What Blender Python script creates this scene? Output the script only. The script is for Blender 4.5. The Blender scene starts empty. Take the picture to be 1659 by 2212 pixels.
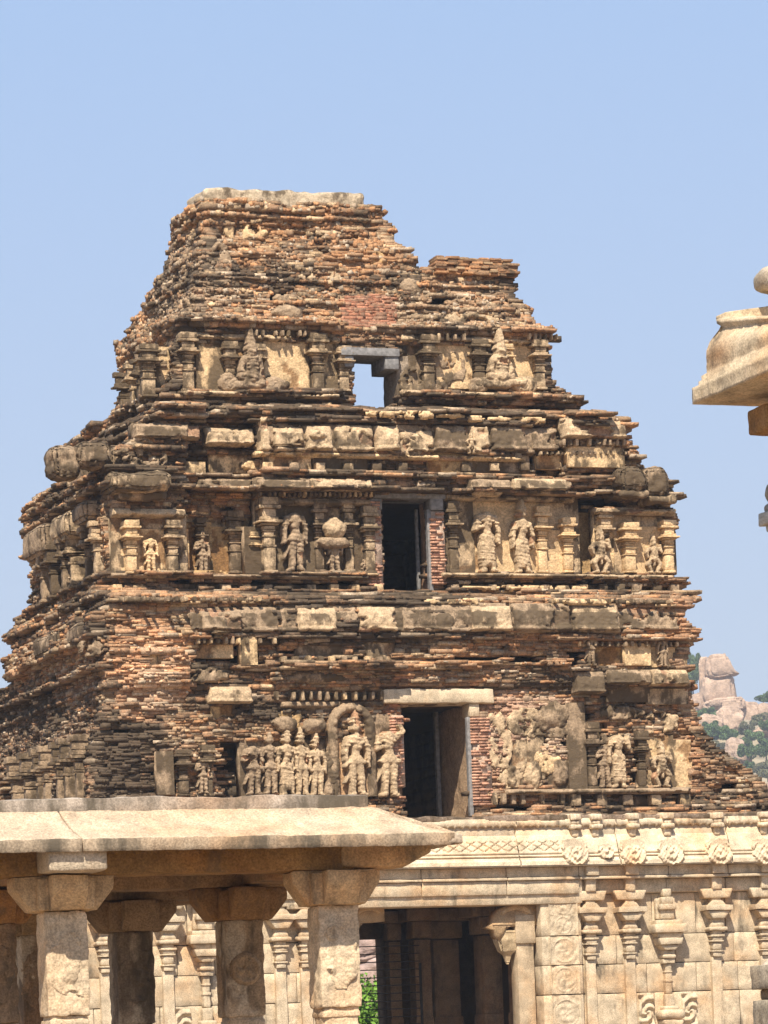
import bpy, math, random
import numpy as np
random.seed(7); RNG = np.random.default_rng(7)
S = bpy.context.scene; COL = S.collection
R = math.radians
# ------------------------------------------------------------------ camera, sky, sun
F = 3800.0; HZ = 1088.0; ROLL = R(2.2); EYE = 1.7
cam = bpy.data.cameras.new('camera'); co = bpy.data.objects.new('camera', cam); COL.objects.link(co)
cam.sensor_width = 36; cam.sensor_fit = 'AUTO'; cam.lens = F/1024*36
cam.shift_x = 0; cam.shift_y = (HZ-512)/1024
# shift is measured in the rolled frame: the principal point lies 576 px under the picture centre
co.location = (0, 0, EYE); co.rotation_mode = 'XYZ'; co.rotation_euler = (math.pi/2, ROLL, 0)
cam.clip_start = 0.5; cam.clip_end = 20000
S.camera = co
SUN_EL, SUN_AZ = 52, -7      # azimuth: degrees left(-)/right(+) of straight behind the camera
sdir = (math.sin(R(SUN_AZ))*math.cos(R(SUN_EL)), -math.cos(R(SUN_AZ))*math.cos(R(SUN_EL)), math.sin(R(SUN_EL)))
w = bpy.data.worlds.new('World'); S.world = w; w.use_nodes = True
nt = w.node_tree; bg = nt.nodes['Background']
sky = nt.nodes.new('ShaderNodeTexSky'); sky.sky_type = 'NISHITA'; sky.sun_disc = False
sky.sun_elevation = R(SUN_EL); sky.sun_rotation = math.atan2(sdir[0], sdir[1])
sky.altitude = 0; sky.air_density = 1.3; sky.dust_density = 1.0; sky.ozone_density = 7.0
tcw = nt.nodes.new('ShaderNodeTexCoord'); sep = nt.nodes.new('ShaderNodeSeparateXYZ'); ramp = nt.nodes.new('ShaderNodeValToRGB'); mxw = nt.nodes.new('ShaderNodeMix'); mxw.data_type = 'RGBA'; mxw.inputs[0].default_value = .75
nt.links.new(tcw.outputs['Generated'], sep.inputs[0]); nt.links.new(sep.outputs[2], ramp.inputs[0])
el = ramp.color_ramp.elements; el[0].position = 0; el[0].color = (.58, .62, .73, 1); el[1].position = 1; el[1].color = (.20, .35, .70, 1)
for p_, c_ in ((.10, (.55, .605, .77, 1)), (.30, (.42, .58, .87, 1))): e_ = el.new(p_); e_.color = c_
sc_ = nt.nodes.new('ShaderNodeMix'); sc_.data_type = 'RGBA'; sc_.blend_type = 'MULTIPLY'; sc_.inputs[0].default_value = 1; sc_.inputs[7].default_value = (5.9, 5.9, 5.9, 1); sc_.clamp_result = False
nt.links.new(ramp.outputs[0], sc_.inputs[6]); nt.links.new(sky.outputs[0], mxw.inputs[6]); nt.links.new(sc_.outputs[2], mxw.inputs[7])
nt.links.new(mxw.outputs[2], bg.inputs[0]); bg.inputs[1].default_value = 0.094
sl = bpy.data.lights.new('sun', 'SUN'); so = bpy.data.objects.new('sun', sl); COL.objects.link(so)
sl.energy = 4.6; sl.angle = R(0.5); sl.color = (1, .91, .78)
from mathutils import Vector
so.rotation_euler = Vector(sdir).to_track_quat('Z', 'Y').to_euler()
S.view_settings.view_transform = 'Standard'; S.view_settings.look = 'None'
S.view_settings.exposure = 0.88; S.view_settings.gamma = 1; S.view_settings.use_curve_mapping = False
S.cycles.max_bounces = 6; S.cycles.diffuse_bounces = 4

# ------------------------------------------------------------------ numbers: noise, picture mapping
def hsh(i, j, k):
    i = i.astype(np.int64); j = j.astype(np.int64); k = k.astype(np.int64)
    n = (i*374761393 + j*668265263 + k*2147483647) & 0xffffffff
    n = ((n ^ (n >> 13))*1274126177) & 0xffffffff
    n = ((n ^ (n >> 16))*2246822519) & 0xffffffff
    return ((n ^ (n >> 15)) & 0xffffff)/float(0xffffff)
def vn(x, y, z=0.0):
    x, y, z = np.broadcast_arrays(np.asarray(x, float), np.asarray(y, float), np.asarray(z, float))
    i, j, k = np.floor(x), np.floor(y), np.floor(z)
    fx, fy, fz = x-i, y-j, z-k
    fx = fx*fx*(3-2*fx); fy = fy*fy*(3-2*fy); fz = fz*fz*(3-2*fz)
    r = 0
    for a in (0, 1):
        for b in (0, 1):
            for c in (0, 1):
                r = r + hsh(i+a, j+b, k+c)*(fx if a else 1-fx)*(fy if b else 1-fy)*(fz if c else 1-fz)
    return r*2-1
def fbm(x, y, z=0.0, o=4):
    r = 0; a = .55; s = 1.
    for k in range(o):
        r = r + a*vn(np.asarray(x)*s+17.3*k, np.asarray(y)*s+3.1*k, np.asarray(z)*s+5.7*k); a *= .5; s *= 2.03
    return r
KQ = 768/1659.0
CR, SR = math.cos(ROLL), math.sin(ROLL)
class Frame:
    """local x right along the face, y backwards, z up; root at o, turned by phi"""
    def __init__(s, ox, oy, phi): s.o = (ox, oy); s.p = phi; s.c = math.cos(phi); s.s = math.sin(phi)
    def T(s, qx, qy, y=0.0):
        px = np.asarray(qx, float)*KQ-384; up = HZ-np.asarray(qy, float)*KQ
        X = (px*CR+up*SR)/F; Z = (-px*SR+up*CR)/F
        n = (s.s, -s.c)
        t = (-y+s.o[0]*n[0]+s.o[1]*n[1])/(X*n[0]+n[1])
        wx = t*X-s.o[0]; wy = t-s.o[1]
        return wx*s.c+wy*s.s, EYE+t*Z
    def proj(s, x, y, z):
        wx = s.o[0]+x*s.c-y*s.s; wy = s.o[1]+x*s.s+y*s.c
        X = F*wx/wy; Z = F*(z-EYE)/wy
        px = X*CR-Z*SR; up = X*SR+Z*CR
        return (384+px)/KQ, (HZ-up)/KQ

# ------------------------------------------------------------------ mesh collecting
class MB:
    def __init__(s): s.v = []; s.q = []; s.c = []; s.n = 0
    def add(s, v, q, c):
        v = np.asarray(v, float).reshape(-1, 3); q = np.asarray(q, int).reshape(-1, 4)
        c = np.asarray(c, float)
        if c.ndim == 1: c = np.tile(c, (len(v), 1))
        s.v.append(v); s.q.append(q+s.n); s.c.append(c); s.n += len(v)
    def boxes(s, cen, half, col, jit=0.0, rot=None):
        cen = np.asarray(cen, float).reshape(-1, 3); N = len(cen)
        if N == 0: return
        half = np.broadcast_to(np.asarray(half, float), (N, 3))
        sg = np.array([[-1,-1,-1],[1,-1,-1],[1,1,-1],[-1,1,-1],[-1,-1,1],[1,-1,1],[1,1,1],[-1,1,1]], float)
        v = sg[None]*half[:, None, :]
        if jit: v = v+RNG.uniform(-1, 1, v.shape)*jit*np.minimum(1, half[:, None, :]*14)
        if rot is not None:
            c_, s_ = np.cos(rot)[:, None], np.sin(rot)[:, None]
            x, z = v[..., 0].copy(), v[..., 2].copy(); v[..., 0] = x*c_-z*s_; v[..., 2] = x*s_+z*c_
        v = v+cen[:, None, :]
        fq = np.array([[0,3,2,1],[4,5,6,7],[0,1,5,4],[1,2,6,5],[2,3,7,6],[3,0,4,7]])
        q = fq[None]+(np.arange(N)*8)[:, None, None]
        col = np.broadcast_to(np.asarray(col, float), (N, 4))
        s.add(v.reshape(-1, 3), q.reshape(-1, 4), np.repeat(col, 8, 0))
    def box(s, x0, x1, y0, y1, z0, z1, col, jit=0.0):
        s.boxes([((x0+x1)/2, (y0+y1)/2, (z0+z1)/2)], [(abs(x1-x0)/2, abs(y1-y0)/2, abs(z1-z0)/2)], col, jit)
    def rbox(s, cen, half, col, r=.03, step=.06, amp=.01, fr=6., warp=None, seed=0, cn=0.0):
        """box with rounded edges and a worn, uneven surface"""
        h = np.array(half, float); r = min(r, h.min()*.9); cen = np.array(cen, float)
        for ax in range(3):
            a, b = [i for i in range(3) if i != ax]
            na = max(2, min(160, int(2*h[a]/step)+1)); nb = max(2, min(160, int(2*h[b]/step)+1))
            def lin(hh, n):
                t = np.linspace(-hh, hh, n+1); t[1] = -hh+r*.5 if n > 3 else t[1]
                if n > 3: t[-2] = hh-r*.5
                return t
            A, B = np.meshgrid(lin(h[a], na), lin(h[b], nb), indexing='ij')
            for sg in (-1, 1):
                p = np.zeros(A.shape+(3,)); p[..., a] = A; p[..., b] = B; p[..., ax] = sg*h[ax]
                q = np.clip(p, -(h-r), h-r); d = p-q; L = np.linalg.norm(d, axis=-1, keepdims=True); L[L == 0] = 1
                nrm = d/L; p = q+nrm*r
                if warp is not None: p = warp(p, h)
                w_ = p+cen
                dz = amp*fbm(w_[..., 0]*fr+seed, w_[..., 1]*fr, w_[..., 2]*fr)
                dz = dz+amp*.6*np.minimum(0, fbm(w_[..., 0]*fr*.3+seed+9, w_[..., 1]*fr*.3, w_[..., 2]*fr*.3)+.2)*2
                p = w_+nrm*dz[..., None]
                idx = np.arange(A.size).reshape(A.shape)
                qd = np.stack([idx[:-1, :-1], idx[1:, :-1], idx[1:, 1:], idx[:-1, 1:]], -1).reshape(-1, 4)
                if (sg > 0) == (ax == 1): qd = qd[:, ::-1]
                cc = col(w_.reshape(-1, 3), nrm.reshape(-1, 3)) if callable(col) else np.tile(np.array(col, float), (A.size, 1))
                if cn: cc[:, 3] += cn*fbm(w_[..., 0]*2+seed, w_[..., 1]*2, w_[..., 2]*2).ravel()
                s.add(p.reshape(-1, 3), qd, cc)
    def prism(s, pts, y0, y1, col):
        """outline in x,z (counter-clockwise from the front), given a real thickness from y0 to y1"""
        n = len(pts); v = [(x, y0, z) for x, z in pts]+[(x, y1, z) for x, z in pts]
        q = []
        for i in range(n):
            j = (i+1) % n; q.append((i, i+n, j+n, j))
        c0 = tuple(np.mean(np.array(pts), 0)); v += [(c0[0], y0, c0[1]), (c0[0], y1, c0[1])]
        for i in range(n):
            j = (i+1) % n; q.append((i, j, 2*n, 2*n)); q.append((j+n, i+n, 2*n+1, 2*n+1))
        s.add(v, q, col)
    def relief(s, put, a0, b0, a1, b1, fn, step, col, eps=-.06):
        na = max(3, int((a1-a0)/step)); nb = max(3, int((b1-b0)/step))
        A, B = np.meshgrid(np.linspace(a0, a1, na+1), np.linspace(b0, b1, nb+1), indexing='ij')
        H = fn(A, B); keep = H > 0; Hc = np.where(keep, H, eps)
        idx = np.arange(A.size).reshape(A.shape)
        kk = keep[:-1, :-1] | keep[1:, :-1] | keep[1:, 1:] | keep[:-1, 1:]
        qd = np.stack([idx[:-1, :-1], idx[1:, :-1], idx[1:, 1:], idx[:-1, 1:]], -1)[kk]
        V = put(A, B, Hc)
        c = col(A, B, H) if callable(col) else np.tile(np.array(col, float), (A.size, 1))
        used = np.unique(qd); mp = -np.ones(A.size, int); mp[used] = np.arange(len(used))
        s.add(V.reshape(-1, 3)[used], mp[qd], c.reshape(-1, 4)[used])
    def build(s, name, mat, parent=None, smooth=False):
        me = bpy.data.meshes.new(name)
        v = np.concatenate(s.v); q = np.concatenate(s.q); c = np.concatenate(s.c)
        tri = q[:, 2] == q[:, 3]; T3 = q[tri][:, :3]; Q4 = q[~tri]
        lv = np.concatenate([Q4.ravel(), T3.ravel()]).astype(np.int32)
        lt = np.concatenate([np.full(len(Q4), 4), np.full(len(T3), 3)]).astype(np.int32)
        ls = np.concatenate([[0], np.cumsum(lt)[:-1]]).astype(np.int32)
        me.vertices.add(len(v)); me.vertices.foreach_set('co', v.astype(np.float32).ravel())
        me.loops.add(len(lv)); me.loops.foreach_set('vertex_index', lv)
        me.polygons.add(len(lt)); me.polygons.foreach_set('loop_start', ls); me.polygons.foreach_set('loop_total', lt)
        if smooth: me.polygons.foreach_set('use_smooth', np.ones(len(lt), bool))
        me.update(calc_edges=True)
        at = me.color_attributes.new('Col', 'FLOAT_COLOR', 'POINT')
        at.data.foreach_set('color', np.clip(c, 0, 1).astype(np.float32).ravel())
        me.materials.append(mat)
        o = bpy.data.objects.new(name, me); COL.objects.link(o)
        if parent is not None: o.parent = parent
        return o
def tag(o, label=None, cat=None, group=None, kind=None):
    if label: o['label'] = label
    if cat: o['category'] = cat
    if group: o['group'] = group
    if kind: o['kind'] = kind
    return o
def empty(name, loc, rz=0.0):
    o = bpy.data.objects.new(name, None); COL.objects.link(o); o.location = loc; o.rotation_euler = (0, 0, rz)
    o.empty_display_size = .3; return o

# ------------------------------------------------------------------ materials
def material(name, dark=(.035, .028, .022), fine=9., stain=.8, speck=60., speck_amt=.25, bump=.6, bdist=.02, rough=.95, lo=.5, hi=.62, orange=0.0, streak=(1, 1, 1), gain=.6, alb=.76):
    m = bpy.data.materials.new(name); m.use_nodes = True; t = m.node_tree; N = t.nodes; L = t.links
    b = N['Principled BSDF']; b.inputs['Roughness'].default_value = rough
    b.inputs['Specular IOR Level'].default_value = .15
    at = N.new('ShaderNodeAttribute'); at.attribute_name = 'Col'
    tc = N.new('ShaderNodeTexCoord')
    mpn = N.new('ShaderNodeMapping'); mpn.inputs['Scale'].default_value = streak; L.new(tc.outputs['Object'], mpn.inputs[0])
    def noise(sc, det, rg=.6, src=None):
        n = N.new('ShaderNodeTexNoise'); n.inputs['Scale'].default_value = sc; n.inputs['Detail'].default_value = det
        n.inputs['Roughness'].default_value = rg; L.new(src or tc.outputs['Object'], n.inputs['Vector']); return n.outputs[0]
    def mr(src, a, b_, c, d):
        n = N.new('ShaderNodeMapRange'); L.new(src, n.inputs[0])
        for i, v in enumerate((a, b_, c, d)): n.inputs[i+1].default_value = v
        return n.outputs[0]
    def mth(op, a, b_):
        n = N.new('ShaderNodeMath'); n.operation = op
        for i, v in enumerate((a, b_)):
            if isinstance(v, (int, float)): n.inputs[i].default_value = v
            else: L.new(v, n.inputs[i])
        return n.outputs[0]
    def mix(fac, a, b_, mode='MIX'):
        n = N.new('ShaderNodeMix'); n.data_type = 'RGBA'; n.blend_type = mode
        if isinstance(fac, (int, float)): n.inputs[0].default_value = fac
        else: L.new(fac, n.inputs[0])
        for i, v in ((6, a), (7, b_)):
            if isinstance(v, tuple): n.inputs[i].default_value = v+(1,)
            else: L.new(v, n.inputs[i])
        return n.outputs[2]
    var = mr(noise(fine, 5, .7), .3, .7, .68*alb, 1.3*alb)
    comb = N.new('ShaderNodeCombineColor')
    for i in range(3): L.new(var, comb.inputs[i])
    c1 = mix(1.0, at.outputs['Color'], comb.outputs[0], 'MULTIPLY')
    if orange:
        om = mr(noise(.9, 4, .6), .48, .68, 0, orange)
        c1 = mix(om, c1, mix(1.0, c1, (1.0, .62, .30), 'MULTIPLY'))
    sp = mr(noise(speck, 3, .7), .35, .65, 1-speck_amt, 1+speck_amt)
    comb2 = N.new('ShaderNodeCombineColor')
    for i in range(3): L.new(sp, comb2.inputs[i])
    c1 = mix(1.0, c1, comb2.outputs[0], 'MULTIPLY')
    st = mth('ADD', noise(stain, 9, .68, mpn.outputs[0]), mth('MULTIPLY', mth('SUBTRACT', at.outputs['Alpha'], .5), gain))
    msk = mr(st, lo, hi, 0, .9)
    c2 = mix(msk, c1, dark)
    L.new(c2, b.inputs['Base Color'])
    bp = N.new('ShaderNodeBump'); bp.inputs['Strength'].default_value = bump; bp.inputs['Distance'].default_value = bdist
    hh = mth('ADD', noise(fine*2.2, 6, .75), mth('MULTIPLY', noise(speck, 4, .7), .35))
    L.new(hh, bp.inputs['Height']); L.new(bp.outputs[0], b.inputs['Normal'])
    return m
M_BRICK = material('weathered_brick', fine=8, stain=1.7, speck=34, speck_amt=.28, bump=.9, bdist=.03, lo=.51, hi=.64, gain=.9, dark=(.075, .056, .038))
M_STUCCO = material('lime_stucco', fine=5, stain=2.6, speck=24, speck_amt=.28, bump=1.0, bdist=.035, lo=.50, hi=.63, dark=(.092, .066, .040), streak=(1.3, 1.3, .8), gain=.75)
M_GRANITE = material('granite', fine=3.2, stain=1.6, speck=48, speck_amt=.30, bump=.9, bdist=.016, dark=(.085, .07, .05), orange=.42, streak=(1.8, 1.8, .5), lo=.53, hi=.72, gain=.6)
M_ROCK = material('boulder_rock', fine=.5, stain=.16, speck=2.5, speck_amt=.15, bump=.8, bdist=.35, dark=(.16, .11, .08), streak=(2.2, 2.2, .35), lo=.5, hi=.68)
def simple(name, col, rough=.8, metal=0.0, sc=8., amt=.3, dist=.01):
    m = bpy.data.materials.new(name); m.use_nodes = True; t = m.node_tree; b = t.nodes['Principled BSDF']
    b.inputs['Roughness'].default_value = rough; b.inputs['Metallic'].default_value = metal
    n = t.nodes.new('ShaderNodeTexNoise'); n.inputs['Scale'].default_value = sc; n.inputs['Detail'].default_value = 6
    tc = t.nodes.new('ShaderNodeTexCoord'); t.links.new(tc.outputs['Object'], n.inputs['Vector'])
    cr = t.nodes.new('ShaderNodeValToRGB'); cr.color_ramp.elements[0].position = .3; cr.color_ramp.elements[1].position = .7
    cr.color_ramp.elements[0].color = tuple(c*(1-amt) for c in col)+(1,); cr.color_ramp.elements[1].color = tuple(min(1, c*(1+amt)) for c in col)+(1,)
    t.links.new(n.outputs[0], cr.inputs[0]); t.links.new(cr.outputs[0], b.inputs['Base Color'])
    bp = t.nodes.new('ShaderNodeBump'); bp.inputs['Strength'].default_value = .5; bp.inputs['Distance'].default_value = dist
    t.links.new(n.outputs[0], bp.inputs['Height']); t.links.new(bp.outputs[0], b.inputs['Normal'])
    return m
M_WOOD = simple('grey_wood', (.20, .19, .18), .8, 0, 12, .35)
M_METAL = simple('dark_iron', (.03, .028, .026), .6, .6, 20, .3)
M_SOIL = simple('dry_soil', (.24, .17, .11), .95, 0, .6, .3, .05)
M_HILL = simple('scrub_hillside', (.26, .21, .13), .95, 0, .12, .45, .3)
def leafmat(name, c0, c1):
    m = bpy.data.materials.new(name); m.use_nodes = True; t = m.node_tree; b = t.nodes['Principled BSDF']
    b.inputs['Roughness'].default_value = .7; b.inputs['Specular IOR Level'].default_value = .2
    at = t.nodes.new('ShaderNodeAttribute'); at.attribute_name = 'Col'
    t.links.new(at.outputs['Color'], b.inputs['Base Color']); return m
M_LEAF = leafmat('foliage', 0, 0)
M_BARK = simple('bark', (.12, .085, .06), .95, 0, 5, .3, .02)

# ================================================================== THE GATEWAY TOWER
TF = Frame(0.0, 91.0, R(20))
tower = empty('gateway_tower', (0, 91, 0), R(20))
tag(tower, 'ruined stepped brick temple tower on a carved stone base, behind the pillared pavilion', 'temple tower')
def zq(qy, qx=850, y=1.5): return float(TF.T(qx, qy, y)[1])
YB = [(2600, 0.0), (1768, 0.0), (1766, .9), (1482, .9), (1478, .75), (1292, .75), (1288, 2.2), (1067, 2.2), (1063, 2.0), (893, 2.0), (889, 3.4), (705, 3.4), (700, 3.6), (400, 5.0)]
def yq(qy): return np.interp(-np.asarray(qy, float), [-a for a, b in YB], [b for a, b in YB])
YZ = [(zq(a, 850, b), b) for a, b in YB]
def yz(z): return np.interp(z, [a for a, b in YZ], [b for a, b in YZ])
def TT(qx, qy, dy=0.0):
    """tower point under picture point, on the storey wall (+dy forward)"""
    y = yq(qy)-dy
    x, z = TF.T(qx, qy, y); return float(x), float(y), float(z)
CORN = [(435, 412), (440, 470), (425, 560), (415, 640), (395, 700), (375, 760), (365, 850), (350, 885), (345, 900), (300, 960), (250, 1010), (240, 1060), (238, 1120), (240, 1240), (232, 1275), (236, 1310), (232, 1400), (222, 1500), (210, 1600), (200, 1765)]
SIL = [(430, 412), (375, 462), (366, 490), (352, 560), (344, 595), (320, 630), (285, 680), (256, 738), (240, 755), (246, 800), (255, 850), (236, 872), (232, 920), (190, 946), (150, 958), (106, 965), (108, 1010), (128, 1050), (75, 1085), (42, 1130), (52, 1170), (40, 1200), (50, 1290), (42, 1325), (16, 1380), (15, 1430), (26, 1462), (10, 1490), (-20, 1500), (-45, 1600), (-70, 1765)]
RIG = [(785, 412), (795, 440), (812, 446), (820, 470), (846, 490), (853, 520), (882, 545), (888, 577), (1112, 600), (1116, 640), (1145, 670), (1172, 705), (1180, 735), (1190, 790), (1198, 830), (1238, 858), (1246, 888), (1322, 893), (1345, 920), (1362, 965), (1380, 1005), (1422, 1020), (1446, 1060), (1446, 1092), (1466, 1125), (1450, 1165), (1453, 1240), (1478, 1275), (1470, 1330), (1492, 1362), (1490, 1405), (1480, 1440), (1492, 1500), (1510, 1560), (1545, 1612), (1600, 1650), (1652, 1692), (1690, 1765)]
def lineU(pts, off=0):
    a = []
    for qx, qy in pts:
        x, y, z = TT(qx, qy); a.append((z, x))
    a.sort(); z = np.array([p[0] for p in a]); z = z+np.arange(len(z))*1e-4
    return z, np.array([p[1] for p in a])
CZ, CU = lineU(CORN); RZ, RU = lineU([p for p in RIG if p[0] not in (928, 930)])
def uL(z): return np.interp(z, CZ, CU)
def uR(z): return np.interp(z, RZ, RU)
ZTOP = TT(600, 446)[2]; ZBASE = TT(850, 1766)[2]
ztab = np.linspace(ZBASE-1, ZTOP+.4, 160); Ltab = []
sy = np.array([p[1] for p in SIL]); sx = np.array([p[0] for p in SIL])
for z in ztab:
    L = np.linspace(0, 16, 500); qx, qy = TF.proj(uL(z), yz(z)+L, z)
    d = qx-np.interp(qy, sy, sx); k = np.argmax(d < 0) if (d < 0).any() else 499
    Ltab.append(max(1.2, L[k]))
def Lz(z): return np.interp(z, ztab, Ltab)

# long ledges (qy top, qy bottom, projection, qx from, qx to)
BANDS = [(1748, 1768, .30, 0, 1700), (1738, 1748, .15, 0, 1700), (1480, 1487, .12, 0, 830), (1434, 1446, .34, 540, 1250), (1424, 1434, -.10, 430, 1250), (1424, 1436, .3, 1000, 1240),
 (1372, 1382, .30, 405, 1600), (1382, 1396, .05, 405, 1600), (1355, 1372, .16, 400, 1600), (1318, 1355, .12, 395, 1600), (1300, 1308, .12, 0, 1600),
 (1276, 1290, .42, 0, 1600), (1290, 1300, .10, 0, 1600), (1262, 1276, -.12, 0, 1600), (1251, 1262, .18, 0, 1600), (1241, 1251, .34, 0, 1600),
 (1067, 1078, .12, 0, 1600), (1056, 1066, .40, 0, 1600), (1040, 1056, .25, 0, 1600), (1031, 1040, .20, 0, 1600), (1022, 1031, .42, 0, 1600), (984, 1020, -.08, 0, 1600), (974, 984, .20, 0, 1600),
 (908, 918, .30, 0, 1600), (896, 908, .12, 0, 1600), (885, 896, .45, 0, 1300), (870, 885, -.02, 0, 1300), (858, 870, .20, 0, 1300), (846, 858, .42, 0, 1300),
 (712, 722, .15, 0, 1300), (700, 712, .34, 0, 1300), (660, 664, .1, 0, 1200), (612, 617, .12, 0, 1200), (560, 566, .14, 0, 900), (480, 486, .15, 0, 900), (448, 470, .18, 0, 900)]
BZ = [(min(zq(b, 850, yq(b)), zq(a, 850, yq(a))), max(zq(b, 850, yq(b)), zq(a, 850, yq(a))), o, x0, x1) for a, b, o, x0, x1 in BANDS]
# bays standing forward or back of the storey wall (qx0, qx1, qy0, qy1, projection)
BAYS = [(400, 552, 1055, 1245, -.40), (552, 830, 1055, 1245, .12), (240, 400, 1055, 1300, .25), (1160, 1250, 1055, 1245, -.10), (1250, 1285, 1075, 1245, -.6), (1285, 1480, 1090, 1245, .15), (1320, 1345, 1110, 1245, -.35),
 (400, 560, 900, 1050, -.45), (1150, 1215, 900, 1050, -.35), (1215, 1380, 890, 1020, .20), (1270, 1330, 1068, 1100, -.5), (1235, 1270, 1072, 1100, -.5),
 (440, 600, 1290, 1480, -.15), (600, 1000, 1300, 1480, .10), (236, 400, 1310, 1380, .02), (240, 410, 1400, 1540, .06), (860, 1080, 1440, 1490, .05),
 (470, 520, 1600, 1740, -.6), (515, 600, 1540, 1600, .1), (1255, 1300, 1560, 1700, -.15), (1365, 1380, 1590, 1700, -.45), (1300, 1480, 1480, 1560, -.05),
 (390, 730, 720, 846, -.05), (340, 395, 720, 846, -.3), (860, 920, 720, 846, -.1), (440, 700, 485, 560, -.12)]
HOLES = [(592, 632, 615, 652), (940, 640, 960, 662), (1101, 640, 1116, 660), (440, 878, 455, 893), (1155, 878, 1175, 890), (868, 995, 880, 1019), (388, 1250, 412, 1277), (455, 1257, 495, 1276), (548, 1252, 565, 1276), (665, 1262, 700, 1275), (740, 1258, 760, 1276),
 (1245, 1245, 1270, 1277), (1300, 1262, 1330, 1276), (1020, 1262, 1060, 1276), (1110, 1262, 1150, 1276), (1180, 1262, 1215, 1276), (1242, 1076, 1272, 1100), (1316, 1074, 1344, 1100), (1090, 1735, 1115, 1752), (1368, 1712, 1398, 1748), (1462, 1712, 1482, 1736), (1560, 1690, 1590, 1705),
 (620, 1270, 640, 1276), (1236, 1410, 1250, 1440), (1290, 1415, 1320, 1436), (440, 1415, 500, 1425), (235, 1105, 250, 1125), (500, 1085, 515, 1098), (1110, 1415, 1160, 1432), (1000, 1418, 1060, 1432), (90, 1500, 120, 1510), (230, 1575, 275, 1583)]
DOORS = [(872, 1520, 1022, 1768), (826, 1075, 932, 1280), (765, 767, 860, 886)]
# smooth plaster fields: qx0, qy0, qx1, qy1, projection, tone
CREAM = (.80, .56, .31); PALE = (.62, .45, .275); GREY = (.42, .30, .19); DK = (.20, .17, .13); OCH = (.56, .36, .17)
PANELS = [(242, 1100, 400, 1240, .06, PALE, .5), (400, 1110, 553, 1240, -.62, PALE, .55), (554, 1080, 800, 1239, -.16, PALE, .58), (960, 1072, 1248, 1239, -.17, PALE, .5), (1288, 1105, 1456, 1239, -.08, PALE, .5), (400, 735, 735, 846, -.18, PALE, .6), (864, 742, 1182, 846, -.18, PALE, .6), (610, 1590, 856, 1726, -.16, GREY, .6), (1240, 1560, 1300, 1704, -.2, GREY, .62),
 (425, 738, 487, 840, -.12, CREAM, .62), (572, 738, 664, 842, -.12, CREAM, .38), (943, 745, 1016, 838, -.12, CREAM, .30), (1102, 738, 1150, 828, -.15, CREAM, .30), (338, 752, 388, 850, -.4, CREAM, .6), (698, 745, 732, 838, -.12, CREAM, .55), (508, 735, 530, 832, -.15, CREAM, .35), (868, 770, 918, 846, -.15, GREY, .55),
 (590, 1095, 682, 1236, -.1, PALE, .66), (530, 1140, 564, 1238, -.1, GREY, .6), (742, 1098, 802, 1238, -.1, PALE, .62), (453, 1140, 500, 1240, -.55, OCH, .3), (352, 1145, 405, 1240, -.05, CREAM, .35), (262, 1145, 352, 1240, .1, CREAM, .32), (400, 1130, 455, 1240, -.55, OCH, .4), (960, 1075, 1020, 1236, -.1, PALE, .6), (1018, 1070, 1162, 1236, -.12, CREAM, .22), (1180, 1148, 1222, 1236, -.15, CREAM, .3), (1252, 1110, 1290, 1238, -.65, OCH, .35), (1322, 1110, 1346, 1238, -.4, OCH, .35), (1346, 1140, 1452, 1238, .0, CREAM, .3), (240, 1120, 262, 1240, .1, PALE, .55), (1286, 1110, 1322, 1238, -.02, CREAM, .5),
 (572, 985, 668, 1019, .0, CREAM, .42), (680, 985, 790, 1019, .0, GREY, .6), (926, 980, 1005, 1019, .0, OCH, .36), (1005, 985, 1140, 1019, .0, GREY, .58), (1158, 975, 1212, 1012, -.1, CREAM, .4), (1228, 968, 1345, 1008, .22, CREAM, .42), (400, 1000, 440, 1022, -.2, CREAM, .5), (455, 985, 545, 1020, -.4, CREAM, .5),
 (425, 1388, 500, 1420, -.1, CREAM, .45), (640, 1390, 745, 1420, .0, GREY, .6), (780, 1390, 850, 1425, .0, PALE, .55), (1285, 1395, 1345, 1436, -.12, OCH, .4), (1350, 1392, 1402, 1436, .05, CREAM, .3), (1402, 1400, 1480, 1440, -.05, CREAM, .4), (320, 1408, 354, 1438, -.08, CREAM, .3), (522, 1375, 552, 1435, .05, CREAM, .5),
 (1452, 1600, 1490, 1700, -.05, CREAM, .42), (1228, 1520, 1262, 1706, .08, GREY, .55), (1098, 1600, 1135, 1700, .0, PALE, .6), (1140, 1575, 1172, 1690, .0, PALE, .5), (1395, 1590, 1452, 1700, -.05, CREAM, .55), (1310, 1485, 1400, 1515, .0, GREY, .7), (1400, 1490, 1482, 1520, .0, PALE, .5), (340, 1625, 372, 1715, .15, GREY, .6), (456, 1525, 505, 1550, .0, OCH, .5), (520, 1600, 700, 1724, -.05, GREY, .66), (810, 1545, 856, 1724, -.05, GREY, .55), (1185, 1640, 1228, 1705, .0, GREY, .5)]
def rectmask(qx, qy, rects, pad=0, px=0):
    m = np.zeros(np.shape(qx), bool)
    for r in rects: m |= (qx > r[0]-pad-px) & (qx < r[2]+pad+px) & (qy > r[1]-pad) & (qy < r[3]+pad)
    return m

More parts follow.
